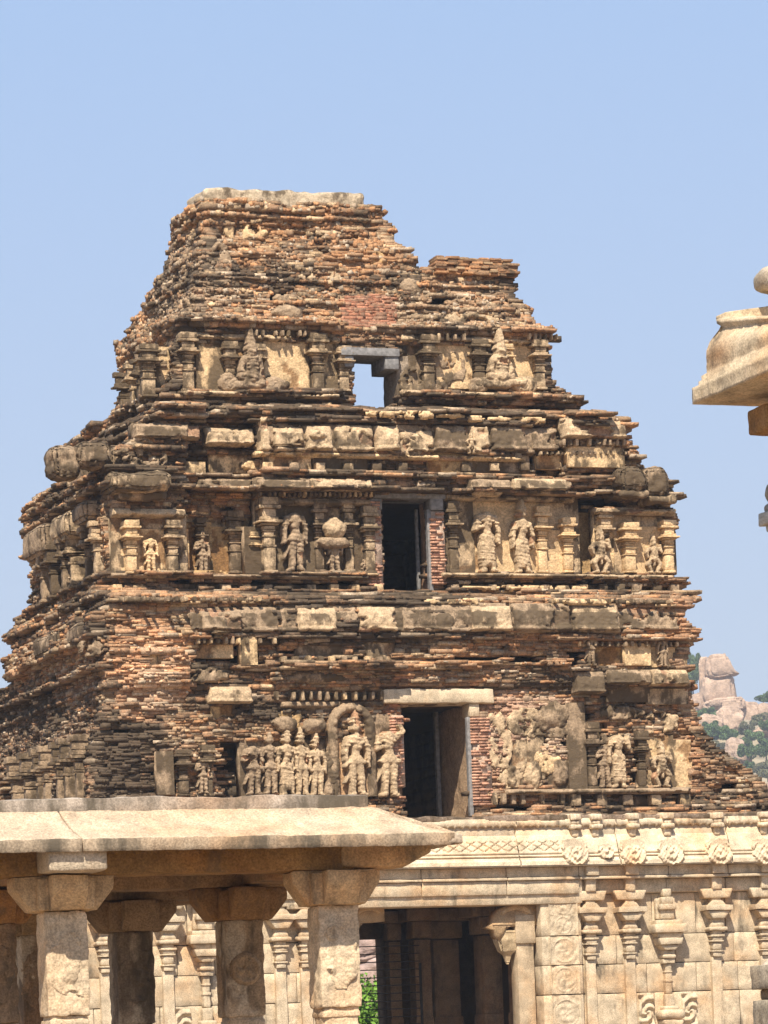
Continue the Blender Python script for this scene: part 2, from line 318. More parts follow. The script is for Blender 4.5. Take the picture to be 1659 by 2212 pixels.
BRN = np.array([(.46, .28, .165), (.38, .235, .145), (.30, .205, .135), (.54, .33, .19), (.40, .29, .195), (.48, .38, .26), (.24, .18, .13), (.60, .48, .33)])*np.array((1.12, .98, .83))
PW = np.array([.2, .2, .17, .1, .12, .1, .07, .04])
def tones(N, qx, qy, u, z, side=False):
    k = RNG.choice(len(BRN), N, p=PW); c = BRN[k]*RNG.uniform(.85, 1.15, (N, 1))*np.clip(1+.55*fbm(u*1.3+9, z*2.6, 3.), .55, 1.5)[:, None]
    dirt = .50+.34*fbm(u*.5+3, z*1.1+5, 1.0)+RNG.uniform(-.09, .09, N)
    crown = qy < 705
    dirt = dirt+.32*fbm(u*.3+1, z*.7+2, 9., 2)+np.where(crown, -.02, .04)
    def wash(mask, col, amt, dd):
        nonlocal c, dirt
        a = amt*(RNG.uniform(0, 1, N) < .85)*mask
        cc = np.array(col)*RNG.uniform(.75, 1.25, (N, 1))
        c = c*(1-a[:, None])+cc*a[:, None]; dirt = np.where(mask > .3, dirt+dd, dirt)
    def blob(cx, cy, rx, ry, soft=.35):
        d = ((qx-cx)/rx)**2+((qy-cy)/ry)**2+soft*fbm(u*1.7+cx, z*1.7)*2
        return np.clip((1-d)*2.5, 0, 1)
    wash(blob(322, 1440, 98, 130, .22), (.78, .42, .22), .95, -.5)
    wash(blob(345, 1460, 50, 90), (.92, .64, .42), .6, -.1)
    wash(blob(800, 560, 90, 45), (.58, .30, .14), .7, -.2)
    wash(blob(550, 520, 80, 45), (.52, .30, .16), .6, -.12)
    wash(blob(1140, 1590, 130, 110), (.58, .39, .27), .8, -.22)
    wash(blob(1090, 1600, 60, 130), (.60, .34, .22), .6, -.15)
    wash(blob(1490, 1440, 40, 260), (.55, .28, .15), .6, -.2)
    wash(blob(860, 1600, 40, 150), (.55, .25, .15), .7, -.2)
    wash(blob(1430, 1290, 70, 40), (.55, .32, .18), .5, -.15)
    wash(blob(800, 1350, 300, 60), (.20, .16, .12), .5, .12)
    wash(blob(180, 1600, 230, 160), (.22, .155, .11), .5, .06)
    wash(blob(400, 620, 110, 110), (.40, .30, .20), .6, .08)
    wash(blob(980, 680, 150, 60), (.42, .32, .21), .5, .05)
    wash(blob(900, 905, 380, 14), (.50, .36, .24), .5, -.08)
    red = rectmask(qx, qy, [(736, 640, 853, 706)])
    c[red] = np.array((.46, .21, .125))*RNG.uniform(.7, 1.25, (red.sum(), 1)); dirt[red] = .22
    pal = (RNG.uniform(0, 1, N) < .04+.10*np.clip(fbm(u*.9, z*.9, 7.)+.1, 0, 1)) & ~red
    c[pal] = np.array((.62, .47, .32))*RNG.uniform(.75, 1.1, (pal.sum(), 1)); dirt[pal] -= .25
    return np.concatenate([c, dirt[:, None]], 1)
def bandoff(z, qx):
    o = np.zeros(np.shape(qx))
    for a, b, v, x0, x1 in BZ:
        m = (z >= a) & (z < b) & (qx >= x0) & (qx <= x1); o = np.where(m, v, o)
    return o
def bayoff(qx, qy):
    o = np.zeros(np.shape(qx))
    for x0, x1, y0, y1, v in BAYS: o = o+np.where((qx > x0) & (qx < x1) & (qy > y0) & (qy < y1), v, 0)
    return o
# storeys of the brick shell: each one mesh
zcut = [ZBASE-.05, zq(1484, 850, .9), zq(1290, 850, .8), zq(1065, 850, 2.1), zq(891, 850, 2.2), zq(702, 850, 3.5), ZTOP]
NAMES = ['lower_storey', 'lower_parapet', 'middle_storey', 'middle_parapet', 'upper_storey', 'brick_crown']
def lay(mb, z0, z1, face):
    z = z0; row = 0
    while z < z1:
        t = RNG.choice([.045, .055, .065, .08, .10], p=[.22, .3, .25, .15, .08]); zm = z+t/2; row += 1
        y0 = float(yz(zm)); a0, a1 = float(uL(zm)), float(uR(zm)); L = float(Lz(zm))
        qyy = TF.proj((a0+a1)/2, y0, zm)[1]
        bo = float(bandoff(zm, np.array([700.]))[0])
        if face == 'front': s0, s1 = a0-max(0, bo)*.7+RNG.uniform(-.05, .07), a1+max(-.1, bo)*.8+RNG.uniform(-.12, .08)
        else: s0, s1 = 0.0, L+max(0, bo)*.1+RNG.uniform(-.05, .05)
        n = int((s1-s0)/.2)+4
        ln = RNG.uniform(.14, .36, n)*RNG.choice([1, 1, 1.5], n)*(1.3 if bo > .2 else 1)
        if abs(qyy-673) < 34: ln = np.clip(ln, .2, .3)
        if qyy < 705: ln = ln*RNG.choice([.5, .8, 1.1], n)
        e = s0+np.concatenate([[0], np.cumsum(ln)]); m = (e[1:] <= s1+.1); b0 = e[:-1][m]; b1 = np.minimum(e[1:][m]-.008, s1+.1)
        if len(b0) == 0: z += t; continue
        c = (b0+b1)/2; hl = (b1-b0)/2; N = len(c)
        if face == 'front': qx, qy = TF.proj(c, y0, zm)
        elif face == 'left': qx, qy = TF.proj(a0, y0+c, zm)
        else: qx, qy = TF.proj(a1, y0+c, zm)
        off = .10*fbm(c*.9+(0 if face == 'front' else 50), zm*1.6)+.03*vn(c*1.6+(row//2)*7.7, (row//2)*3.3)+.11*fbm(c*2.2, zm*4.2, 2.)+RNG.normal(0, .018, N)
        cav = RNG.uniform(0, 1, N) < .035; off = np.where(cav, off-.10, off)
        jut = RNG.uniform(0, 1, N) < .025; off = np.where(jut, off+.07, off)
        if 235 < qyy < 705: off = off+.10*fbm(c*1.5, zm*2.2, 4.)
        tw = np.full(N, t/2+.001)*RNG.uniform(.92, 1.06, N)
        keep = np.ones(N, bool)
        if face == 'front':
            off = off+bandoff(zm, qx)*np.clip(.85+.5*fbm(c*1.3, zm*3, 6.), .3, 1.25)+bayoff(qx, qy)
            # weathering flattens ledges in places
            er = fbm(c*.7+11, zm*.8+4)
            off = np.where((er > .22) & (off > .15), off*.45, off)
            dem = .8/math.cos(.3)
            keep &= ~rectmask(qx, qy, HOLES, 1, hl*84*.75)
            keep &= ~rectmask(qx, qy, [(p[0]+2, p[1]+1, p[2]-2, p[3]-1) for p in PANELS], 0, hl*84*.7)
            dr = rectmask(qx, qy, DOORS)
            keep &= ~dr
            for d in DOORS:      # trim bricks at the door edges
                du0, _ = TF.T(d[0], (d[1]+d[3])/2, y0); du1, _ = TF.T(d[2], (d[1]+d[3])/2, y0)
                if d[1]-2 < qyy < d[3]:
                    l = (c < du0) & (c+hl > du0); hl = np.where(l, (du0-(c-hl))/2, hl); c = np.where(l, du0-hl, c)
                    r = (c > du1) & (c-hl < du1); e1 = c+hl; hl = np.where(r, (e1-du1)/2, hl); c = np.where(r, du1+hl, c)
                    nr = (np.abs(c-du0) < .35) | (np.abs(c-du1) < .35); off = np.where(nr & (off > .06), .04, off)
            red = rectmask(qx, qy, [(736, 640, 853, 706)]); off = np.where(red, .06+RNG.uniform(-.015, .015, N), off)
            fl = (qx > 1025) & (qx < 1240) & (qy > 1440) & (qy < 1700); off = np.where(fl, np.clip(off, -.05, .05)*.6+.03, off)
        else:
            far = np.clip((c-(L-1.3))/1.3, 0, 1); off = off+bo*(1-.85*far)*np.clip(.8+.6*fbm(c*1.3, zm*3, 6.), .3, 1.3)-.30*far**2
            if face == 'left':
                ph = np.sin(c*2.1+1.0)
                off = off+np.where((1085 < qyy < 1245) | (1560 < qyy < 1730), np.where(ph > .1, .12, -.28), 0)
                off = off+np.where((1325 < qyy < 1375) | (935 < qyy < 1000), .18+.1*ph, 0)
        bd = .38
        col = tones(N, qx, qy, c, np.full(N, zm))
        zz = zm+.035*fbm(c*1.1, zm*.6, 3.)
        if face == 'front':
            cen = np.stack([c, y0-off+bd/2, zz], 1); hf = np.stack([hl, np.full(N, bd/2), tw], 1)
        elif face == 'left':
            cen = np.stack([a0-off+bd/2, y0+c, zz], 1); hf = np.stack([np.full(N, bd/2), hl, tw], 1)
        else:
            cen = np.stack([a1+off*.6-bd/2, y0+c, zz], 1); hf = np.stack([np.full(N, bd/2), hl, tw], 1)
        rsd = np.where(red, .012, .09 if (qyy < 705) else .035)[keep] if face == 'front' else .035
        mb.boxes(cen[keep], hf[keep], col[keep], jit=.014 if qyy > 705 else .024, rot=RNG.normal(0, 1, keep.sum())*rsd if face == 'front' else None)
        mc = cen[keep].copy(); mh = hf[keep].copy(); ax_ = 1 if face == 'front' else 0
        mc[:, ax_] += (.006+RNG.uniform(-.026, .026, len(mc)))*(-1 if face == 'right' else 1); mh[:, 2] = t*.66; mh[:, 1-ax_] *= 1.15
        mcol = np.concatenate([(col[keep][:, :3]*.62+np.array((.44, .33, .22))*.38)*RNG.uniform(.7, 1.1, (len(mc), 1))*np.clip(1+.4*fbm(c[keep]*1.3, zm*2, 8.), .5, 1.4)[:, None], col[keep][:, 3:]+.05], 1)
        mb.boxes(mc, mh, mcol, jit=.02)
        # loose chips and mortar lumps
        nc = int(N*(0 if face == 'right' else 1.7 if (qyy < 705 or face == 'left') else 1.0))
        if nc:
            k = RNG.integers(0, N, nc); k = k[keep[k]]; k = k[~rectmask(qx[k], qy[k], [(736, 640, 853, 706)])] if face == 'front' else k
            cc = cen[k].copy(); ax = 0 if face == 'front' else 1
            cc[:, ax] += RNG.uniform(-1, 1, len(k))*hf[k][:, ax]
            out = RNG.uniform(-.01, .035, len(k))
            if face == 'front': cc[:, 1] = y0-off[k]-out+.03
            else: cc[:, 0] = a0-off[k]-out+.03
            hh = RNG.uniform(.012, .055, (len(k), 3))*(1.25 if qyy < 705 else 1); hh[:, 1 if face == 'front' else 0] = .045; hh[:, 2] *= (.65 if qyy > 705 else .9)
            col2 = col[k]*RNG.uniform(.75, 1.2, (len(k), 1)); lt = RNG.uniform(0, 1, len(k)) < .12; col2[lt, :3] = np.array((.56, .44, .31))*RNG.uniform(.7, 1.2, (lt.sum(), 1)); col2[:, 3] = col[k][:, 3]
            mb.boxes(cc, hh, col2, jit=.02, rot=RNG.uniform(-.5, .5, len(k)) if face == 'front' else None)
        z += t
for i, nm in enumerate(NAMES):
    mb = MB()
    for fc in ('front', 'left', 'right'): lay(mb, zcut[i], zcut[i+1], fc)
    # solid rubble core behind the facing, with the rooms and door passages left open
    z = zcut[i]
    while z < zcut[i+1]-.02:
        z1 = min(z+.3, zcut[i+1]); zm = (z+z1)/2
        y0 = float(yz(zm))+.62 ; a0, a1 = float(uL(zm))+.62, float(uR(zm))-.45; L = float(Lz(zm))
        yb = float(yz(zm))+max(L-.1, 2.0); cc = (.09, .065, .045, .6)  # core coloured dark so holes in the facing read as deep shade
        qyy = TF.proj(0, y0, zm)[1]; d = None
        for dd in DOORS:
            if dd[1]-4 < qyy < dd[3]: d = dd
        if a1-a0 < .3: z = z1; continue
        if d is None and 640 < qyy < 767:
            dd = DOORS[2]; du0 = float(TF.T(dd[0], 800, y0-.62)[0]); du1 = float(TF.T(dd[2], 800, y0-.62)[0])
            mb.box(a0, a1, y0, y0+.5, z, z1, cc); mb.box(a0, du0-.25, y0+.51, yb, z, z1, cc); mb.box(du1+2.2, a1, y0+.51, yb, z, z1, cc); z = z1; continue
        if d is not None: cc = (.02, .015, .01, .6)  # near-black tone stands in for the unlit room behind the door
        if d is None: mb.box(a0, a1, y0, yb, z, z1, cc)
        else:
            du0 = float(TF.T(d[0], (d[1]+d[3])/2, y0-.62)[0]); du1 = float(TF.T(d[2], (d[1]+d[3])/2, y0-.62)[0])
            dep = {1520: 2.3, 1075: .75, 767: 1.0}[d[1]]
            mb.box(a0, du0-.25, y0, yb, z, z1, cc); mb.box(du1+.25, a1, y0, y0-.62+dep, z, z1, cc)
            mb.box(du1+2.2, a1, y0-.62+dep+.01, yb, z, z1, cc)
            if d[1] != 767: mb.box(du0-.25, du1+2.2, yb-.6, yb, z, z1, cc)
        z = z1
    o = mb.build(nm, M_BRICK, tower)

# --- placing small work on the storey walls
def putF(x0, y0, z0):
    def f(A, B, H): return np.stack([x0+A, y0-H, z0+B], -1)
    return f
def putL(x0, y0, z0):
    def f(A, B, H): return np.stack([x0-H, y0-A, z0+B], -1)
    return f
def panel(qx0, qy0, qx1, qy1, off, tone, dirt, name='plaster_panel', bulge=0.0, parent=None):
    xm, ym, zm = TT((qx0+qx1)/2, (qy0+qy1)/2, off)
    x0 = float(TF.T(qx0, (qy0+qy1)/2, ym)[0]); x1 = float(TF.T(qx1, (qy0+qy1)/2, ym)[0])
    za = float(TF.T((qx0+qx1)/2, qy1, ym)[1]); zb = float(TF.T((qx0+qx1)/2, qy0, ym)[1])
    W, H = (x1-x0), (zb-za); mb = MB()
    def fn(A, B):
        a = A/W*2; e = np.minimum(1, (1-np.abs(a))*W/.12)
        h = .05+bulge*np.sqrt(np.clip(1-a*a, 0, 1))+.014*fbm(A*4+xm, B*4+zm)-.022*(fbm(A*1.7+zm, B*1.7+xm, 5.) > .25)
        return h+0*e
    def colf(A, B, Hh):
        n = fbm(A*2.2+xm*3, B*1.6+zm, 2.0); edge = np.clip(1-(1-np.abs(A/W*2))*W/.22, 0, 1)*.15+np.clip(1-(B)/.35, 0, 1)*.12
        d = dirt+.30*n+edge; t = np.array(tone); br = 1+.15*fbm(A*3, B*3+xm)
        peel = fbm(A*1.7+zm, B*1.7+xm, 5.) > .25
        base = np.where(peel[..., None], t*.55*np.array((1, .85, .75)), t*np.ones(A.shape+(1,)))*br[..., None]
        return np.concatenate([base, d[..., None]], -1).reshape(-1, 4)
    mb.relief(putF(xm, ym, za), -W/2-.03, 0-.02, W/2+.03, H+.02, fn, .05, colf)
    mb.box(xm-W/2-.03, xm+W/2+.03, ym+.0, ym+.3, za-.02, zb+.02, tuple(tone)+(dirt,))
    return mb.build(name, M_STUCCO, parent or tower, smooth=True)
for p in PANELS: panel(*p)
def patch(cx, cy, rx, ry, off, tone, dirt, seed):
    xm, ym, zm = TT(cx, cy, off); W, H = rx/90/math.cos(R(20)), ry/90; mb = MB()
    def fn(A, B):
        r = (A/W)**2+(B/H)**2+.75*fbm(A*1.8+seed, B*1.8)+.15*fbm(A*6+seed, B*6); return np.where(r < .75, .012+.055*fbm(A*4+seed, B*5)+.03*fbm(A*11+seed, B*11), -1)+np.where(r < .75, .0, 0)
    mb.relief(putF(xm, ym, zm), -W*1.25, -H*1.25, W*1.25, H*1.25, fn, .03, lambda A, B, H_: np.concatenate([np.array(tone)*(1+.2*fbm(A*3, B*3+seed))[..., None], (dirt+.3*fbm(A*2, B*2+seed))[..., None]], -1).reshape(-1, 4), eps=-.10)
    return mb.build('plaster_patch', M_STUCCO, tower, smooth=True)
for i, a in enumerate([(1080, 1600, 34, 70, .07, PALE, .42), (1150, 1560, 60, 40, .07, PALE, .6), (1185, 1640, 40, 40, .05, CREAM, .45), (1120, 1680, 60, 30, .06, PALE, .5), (1205, 1560, 36, 60, .07, GREY, .55), (350, 1450, 45, 60, -.2, (.76, .48, .28), .22), (320, 1500, 50, 30, -.2, (.70, .42, .24), .3), (560, 1005, 40, 14, -.2, CREAM, .4),
   (700, 1345, 60, 28, .16, GREY, .6), (900, 1345, 60, 28, .16, GREY, .66), (1040, 1345, 40, 20, .22, PALE, .4), (1150, 1325, 90, 24, .25, GREY, .7), (500, 1345, 60, 26, .12, GREY, .62), (620, 1560, 60, 30, .0, OCH, .55), (900, 895, 120, 8, .45, CREAM, .4), (1080, 905, 120, 9, .32, CREAM, .42), (600, 1290, 50, 10, .38, CREAM, .35), (1000, 1300, 80, 10, .2, CREAM, .45), (960, 800, 50, 60, -.06, GREY, .5), (900, 830, 40, 40, .04, PALE, .6), (620, 645, 40, 14, .1, GREY, .5), (530, 500, 50, 24, .0, CREAM, .55), (820, 560, 30, 20, .05, OCH, .35), (480, 560, 30, 40, .05, GREY, .55), (700, 600, 60, 16, .06, PALE, .5), (440, 650, 50, 30, .04, GREY, .5), (1010, 690, 70, 16, .05, PALE, .55), (1150, 1270, 150, 6, .3, CREAM, .4), (870, 960, 60, 30, .25, PALE, .55), (1180, 955, 40, 30, .1, GREY, .6), (430, 1240, 60, 12, .1, OCH, .5), (300, 990, 60, 25, .1, GREY, .6), (450, 1460, 60, 20, .1, GREY, .6), (1290, 1300, 80, 8, .35, CREAM, .4), (1440, 1560, 40, 30, .05, PALE, .5), (1340, 1540, 60, 20, .05, GREY, .6), (660, 1500, 80, 10, .0, GREY, .6), (200, 1400, 30, 20, 0, GREY, .6)]): patch(*a, i*3.7)

def stackpost(mb, xm, yf, z0, prof, col, depth=.22, jit=0.006):
    """square mouldings piled up: (height, half width, projection)"""
    z = z0
    for k, (h, hw, pr) in enumerate(prof):
        c = np.array(col)*np.array([1, 1, 1, 1.]); c[:3] *= random.uniform(.85, 1.12); c[3] += random.uniform(-.06, .08)
        mb.rbox((xm, yf+.12-pr/2, z+h/2), (hw, .12+pr/2, h/2-.002), c, r=.02, step=.07, amp=.02, fr=7, seed=xm*3+k)
        z += h
def pilaster(qx, qy0, qy1, hw=.13, off=.0, tone=CREAM, dirt=.45, name='pilaster', slender=1.0):
    xm, yf, zm = TT(qx, (qy0+qy1)/2, off)
    za = float(TF.T(qx, qy1, yf)[1]); zb = float(TF.T(qx, qy0, yf)[1]); H = zb-za
    pr = [(.05, 1.25, .10), (.30, 1.0, .06), (.03, 1.15, .09), (.10, .95, .07), (.025, 1.15, .10), (.05, .85, .05), (.025, 1.1, .09), (.05, 1.0, .10), (.03, 1.6, .16), (.035, 2.1, .24), (.05, 1.5, .16), (.10, 1.15, .14), (.05, 1.9, .2), (.105, 1.5, .2)]
    s = sum(p[0] for p in pr); mb = MB()
    stackpost(mb, xm, yf, za, [(p[0]/s*H, p[1]*hw, p[2]) for p in pr], tuple(tone)+(dirt,))
    return mb.build(name, M_STUCCO, tower)
for a in [(405, 720, 846, .14, -.0, PALE, .62), (496, 740, 846, .12, -.02, PALE, .6), (560, 745, 842, .09, -.0, PALE, .6), (686, 722, 850, .15, .05, PALE, .62), (742, 752, 846, .12, .0, PALE, .55), (925, 725, 848, .14, .05, PALE, .66), (1035, 735, 840, .14, .0, PALE, .72), (1165, 735, 842, .13, .05, PALE, .5), (320, 745, 858, .16, -.05, PALE, .65), (1095, 745, 830, .08, 0, CREAM, .45),
          (580, 1075, 1240, .15, .12, PALE, .5), (507, 1105, 1240, .14, -.4, GREY, .62), (283, 1125, 1240, .12, .35, CREAM, .36), (372, 1125, 1240, .12, .25, PALE, .55), (432, 1120, 1240, .08, -.4, GREY, .66), (548, 1150, 1240, .08, -.2, CREAM, .5), (1170, 1095, 1238, .12, .0, CREAM, .36), (1226, 1120, 1238, .12, .0, CREAM, .38), (1360, 1130, 1238, .14, .2, CREAM, .32), (1443, 1125, 1238, .12, .2, CREAM, .3), (1306, 1100, 1238, .11, .1, PALE, .55), (798, 1095, 1240, .12, .12, PALE, .62), (978, 1085, 1238, .11, .0, PALE, .68), (688, 1085, 1238, .10, .0, GREY, .6), (752, 1085, 1238, .10, .0, PALE, .6),
          (470, 1365, 1378, .1, .2, PALE, .6), (395, 1620, 1720, .12, .1, GREY, .7), (448, 1610, 1720, .11, .1, PALE, .66), (1278, 1560, 1705, .11, .05, GREY, .72), (1385, 1580, 1705, .10, .1, GREY, .75), (620, 960, 978, .2, .2, PALE, .6)]:
    pilaster(*a)

def cornblock(qx0, qy0, qx1, qy1, off, tone, dirt, bulge=.28, name='cornice_block', light=.35):
    """roll-shaped stuccoed cornice stone, pale on its crest and blackened below"""
    xm, ym, zm = TT((qx0+qx1)/2, (qy0+qy1)/2, off)
    x0 = float(TF.T(qx0, (qy0+qy1)/2, ym)[0]); x1 = float(TF.T(qx1, (qy0+qy1)/2, ym)[0])
    za = float(TF.T((qx0+qx1)/2, qy1, ym)[1]); zb = float(TF.T((qx0+qx1)/2, qy0, ym)[1]); W, H = x1-x0, zb-za
    mb = MB()
    def fn(A, B):
        b = np.clip(B/H, 0, 1); a = np.abs(A)/W*2
        prof = np.sqrt(np.clip(1-(b-.25)**2/.62, 0, 1)); lip = np.where(b < .16, .10, 0)
        e = np.clip((1-a)*W/.12, 0, 1)**.5
        h = (.03+bulge*prof)*(.55+.45*e)+lip*.6+.045*fbm(A*2.6+xm, B*3+zm)+.028*fbm(A*10+xm, B*13)+.012*fbm(A*25, B*25+xm)
        dm = fbm(A*1.3+xm*2, B*1.8+zm, 8.); ed = np.minimum(np.minimum(B, H-B), W/2-np.abs(A)); er = .035+.09*np.maximum(0, fbm(A*3.1+xm, B*3.1+zm, 6.)+.15)
        h = h-np.where(dm > .30, .10, 0)-.04*np.abs(fbm(A*5+xm, B*7, 3.))
        return np.where(ed < er-.03, -1, h)
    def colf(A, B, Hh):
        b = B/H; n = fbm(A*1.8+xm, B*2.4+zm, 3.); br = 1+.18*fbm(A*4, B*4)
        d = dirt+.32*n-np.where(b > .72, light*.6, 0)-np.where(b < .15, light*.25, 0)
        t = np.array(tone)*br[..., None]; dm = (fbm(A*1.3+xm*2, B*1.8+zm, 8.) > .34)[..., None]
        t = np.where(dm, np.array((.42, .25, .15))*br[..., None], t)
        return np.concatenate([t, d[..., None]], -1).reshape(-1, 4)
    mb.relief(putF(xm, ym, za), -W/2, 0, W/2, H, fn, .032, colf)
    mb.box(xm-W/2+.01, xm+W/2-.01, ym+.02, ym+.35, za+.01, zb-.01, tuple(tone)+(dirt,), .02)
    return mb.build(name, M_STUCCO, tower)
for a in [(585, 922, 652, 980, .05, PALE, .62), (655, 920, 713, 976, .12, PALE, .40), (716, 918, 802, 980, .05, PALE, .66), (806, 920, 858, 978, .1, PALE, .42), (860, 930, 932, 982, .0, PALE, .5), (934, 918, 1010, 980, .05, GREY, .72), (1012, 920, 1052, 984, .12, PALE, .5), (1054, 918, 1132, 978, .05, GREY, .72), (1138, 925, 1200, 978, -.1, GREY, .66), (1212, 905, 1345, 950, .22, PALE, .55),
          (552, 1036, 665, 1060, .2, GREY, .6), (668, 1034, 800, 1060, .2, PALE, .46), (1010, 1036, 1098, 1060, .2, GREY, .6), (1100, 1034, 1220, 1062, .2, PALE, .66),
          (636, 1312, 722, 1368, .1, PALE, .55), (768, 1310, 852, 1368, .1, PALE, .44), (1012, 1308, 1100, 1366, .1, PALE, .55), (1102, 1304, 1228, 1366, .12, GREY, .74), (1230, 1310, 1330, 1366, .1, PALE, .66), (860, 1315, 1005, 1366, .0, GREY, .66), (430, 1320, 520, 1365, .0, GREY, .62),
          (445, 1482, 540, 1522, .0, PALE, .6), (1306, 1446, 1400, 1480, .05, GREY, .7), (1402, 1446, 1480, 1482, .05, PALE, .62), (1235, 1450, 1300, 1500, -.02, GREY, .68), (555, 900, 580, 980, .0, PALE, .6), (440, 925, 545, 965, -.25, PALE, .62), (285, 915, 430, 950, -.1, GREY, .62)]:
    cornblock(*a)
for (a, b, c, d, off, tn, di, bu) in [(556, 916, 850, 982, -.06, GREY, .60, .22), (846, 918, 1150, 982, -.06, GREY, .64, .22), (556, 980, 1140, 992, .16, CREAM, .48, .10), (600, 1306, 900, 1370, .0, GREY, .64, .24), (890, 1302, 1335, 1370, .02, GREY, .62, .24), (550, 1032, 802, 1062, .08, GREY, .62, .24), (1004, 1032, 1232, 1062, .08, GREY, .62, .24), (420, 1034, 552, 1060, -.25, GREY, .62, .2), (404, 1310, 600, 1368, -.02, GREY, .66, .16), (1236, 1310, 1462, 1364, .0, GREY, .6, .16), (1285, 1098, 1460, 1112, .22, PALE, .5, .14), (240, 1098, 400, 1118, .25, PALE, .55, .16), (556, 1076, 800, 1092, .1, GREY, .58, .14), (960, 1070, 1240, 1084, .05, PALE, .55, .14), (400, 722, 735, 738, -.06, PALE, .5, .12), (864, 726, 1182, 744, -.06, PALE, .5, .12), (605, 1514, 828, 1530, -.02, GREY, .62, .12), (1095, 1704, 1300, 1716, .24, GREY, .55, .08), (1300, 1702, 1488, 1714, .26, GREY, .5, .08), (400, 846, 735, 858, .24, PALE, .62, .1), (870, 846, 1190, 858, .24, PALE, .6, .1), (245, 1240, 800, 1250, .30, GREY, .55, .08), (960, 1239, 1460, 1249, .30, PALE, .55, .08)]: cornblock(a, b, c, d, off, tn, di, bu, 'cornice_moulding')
# little rows of square corbel ends under the cornices
for (qa, qb, qy0, qy1, off, st, hw) in [(595, 830, 1494, 1514, .12, 19, 3.2), (425, 600, 1378, 1392, .1, 15, 3.), (560, 800, 1064, 1075, .22, 11, 2.6), (540, 660, 714, 728, .12, 13, 2.6), (930, 1015, 722, 738, .12, 17, 3.), (1215, 1360, 950, 965, .3, 14, 3.2), (1165, 1350, 976, 984, .2, 13, 2.4), (1250, 1470, 1386, 1398, .1, 16, 2.8), (1200, 1470, 1294, 1304, .25, 22, 4.), (270, 400, 1288, 1300, .35, 18, 3.), (400, 560, 1290, 1300, .1, 20, 3.6), (1140, 1210, 722, 736, .12, 12, 2.6), (610, 830, 1418, 1432, .12, 26, 6), (1065, 1240, 1712, 1740, .1, 22, 5), (250, 820, 1263, 1277, .12, 46, 10), (980, 1470, 1263, 1277, .12, 40, 10), (575, 1150, 1000, 1020, .06, 62, 11), (440, 730, 871, 885, .1, 52, 11), (1240, 1500, 1716, 1742, .1, 60, 12)]:
    mb = MB(); q = qa
    while q < qb:
        x, y, z = TT(q+random.uniform(-1, 1), (qy0+qy1)/2, off); zb = float(TF.T(q, qy0, y)[1]); za = float(TF.T(q, qy1, y)[1])
        h_ = hw/90.; tn = random.choice([PALE, GREY, GREY, CREAM])
        mb.rbox((x, y+.02, (za+zb)/2), (h_, .16, (zb-za)/2*random.uniform(.8, 1)), tuple(tn)+(random.uniform(.4, .75),), r=.02, step=.05, amp=.03, fr=9)
        q += st*random.uniform(.9, 1.12)*(2 if random.random() < .1 else 1)
    x0_, y0_, _ = TT(qa, (qy0+qy1)/2, off); x1_ = TT(qb, (qy0+qy1)/2, off)[0]; mb.box(x0_-.1, x1_+.1, y0_+.14, y0_+.3, za+.01, zb-.01, tuple(GREY)+(.7,))
    mb.build('corbel_row', M_STUCCO, tower)

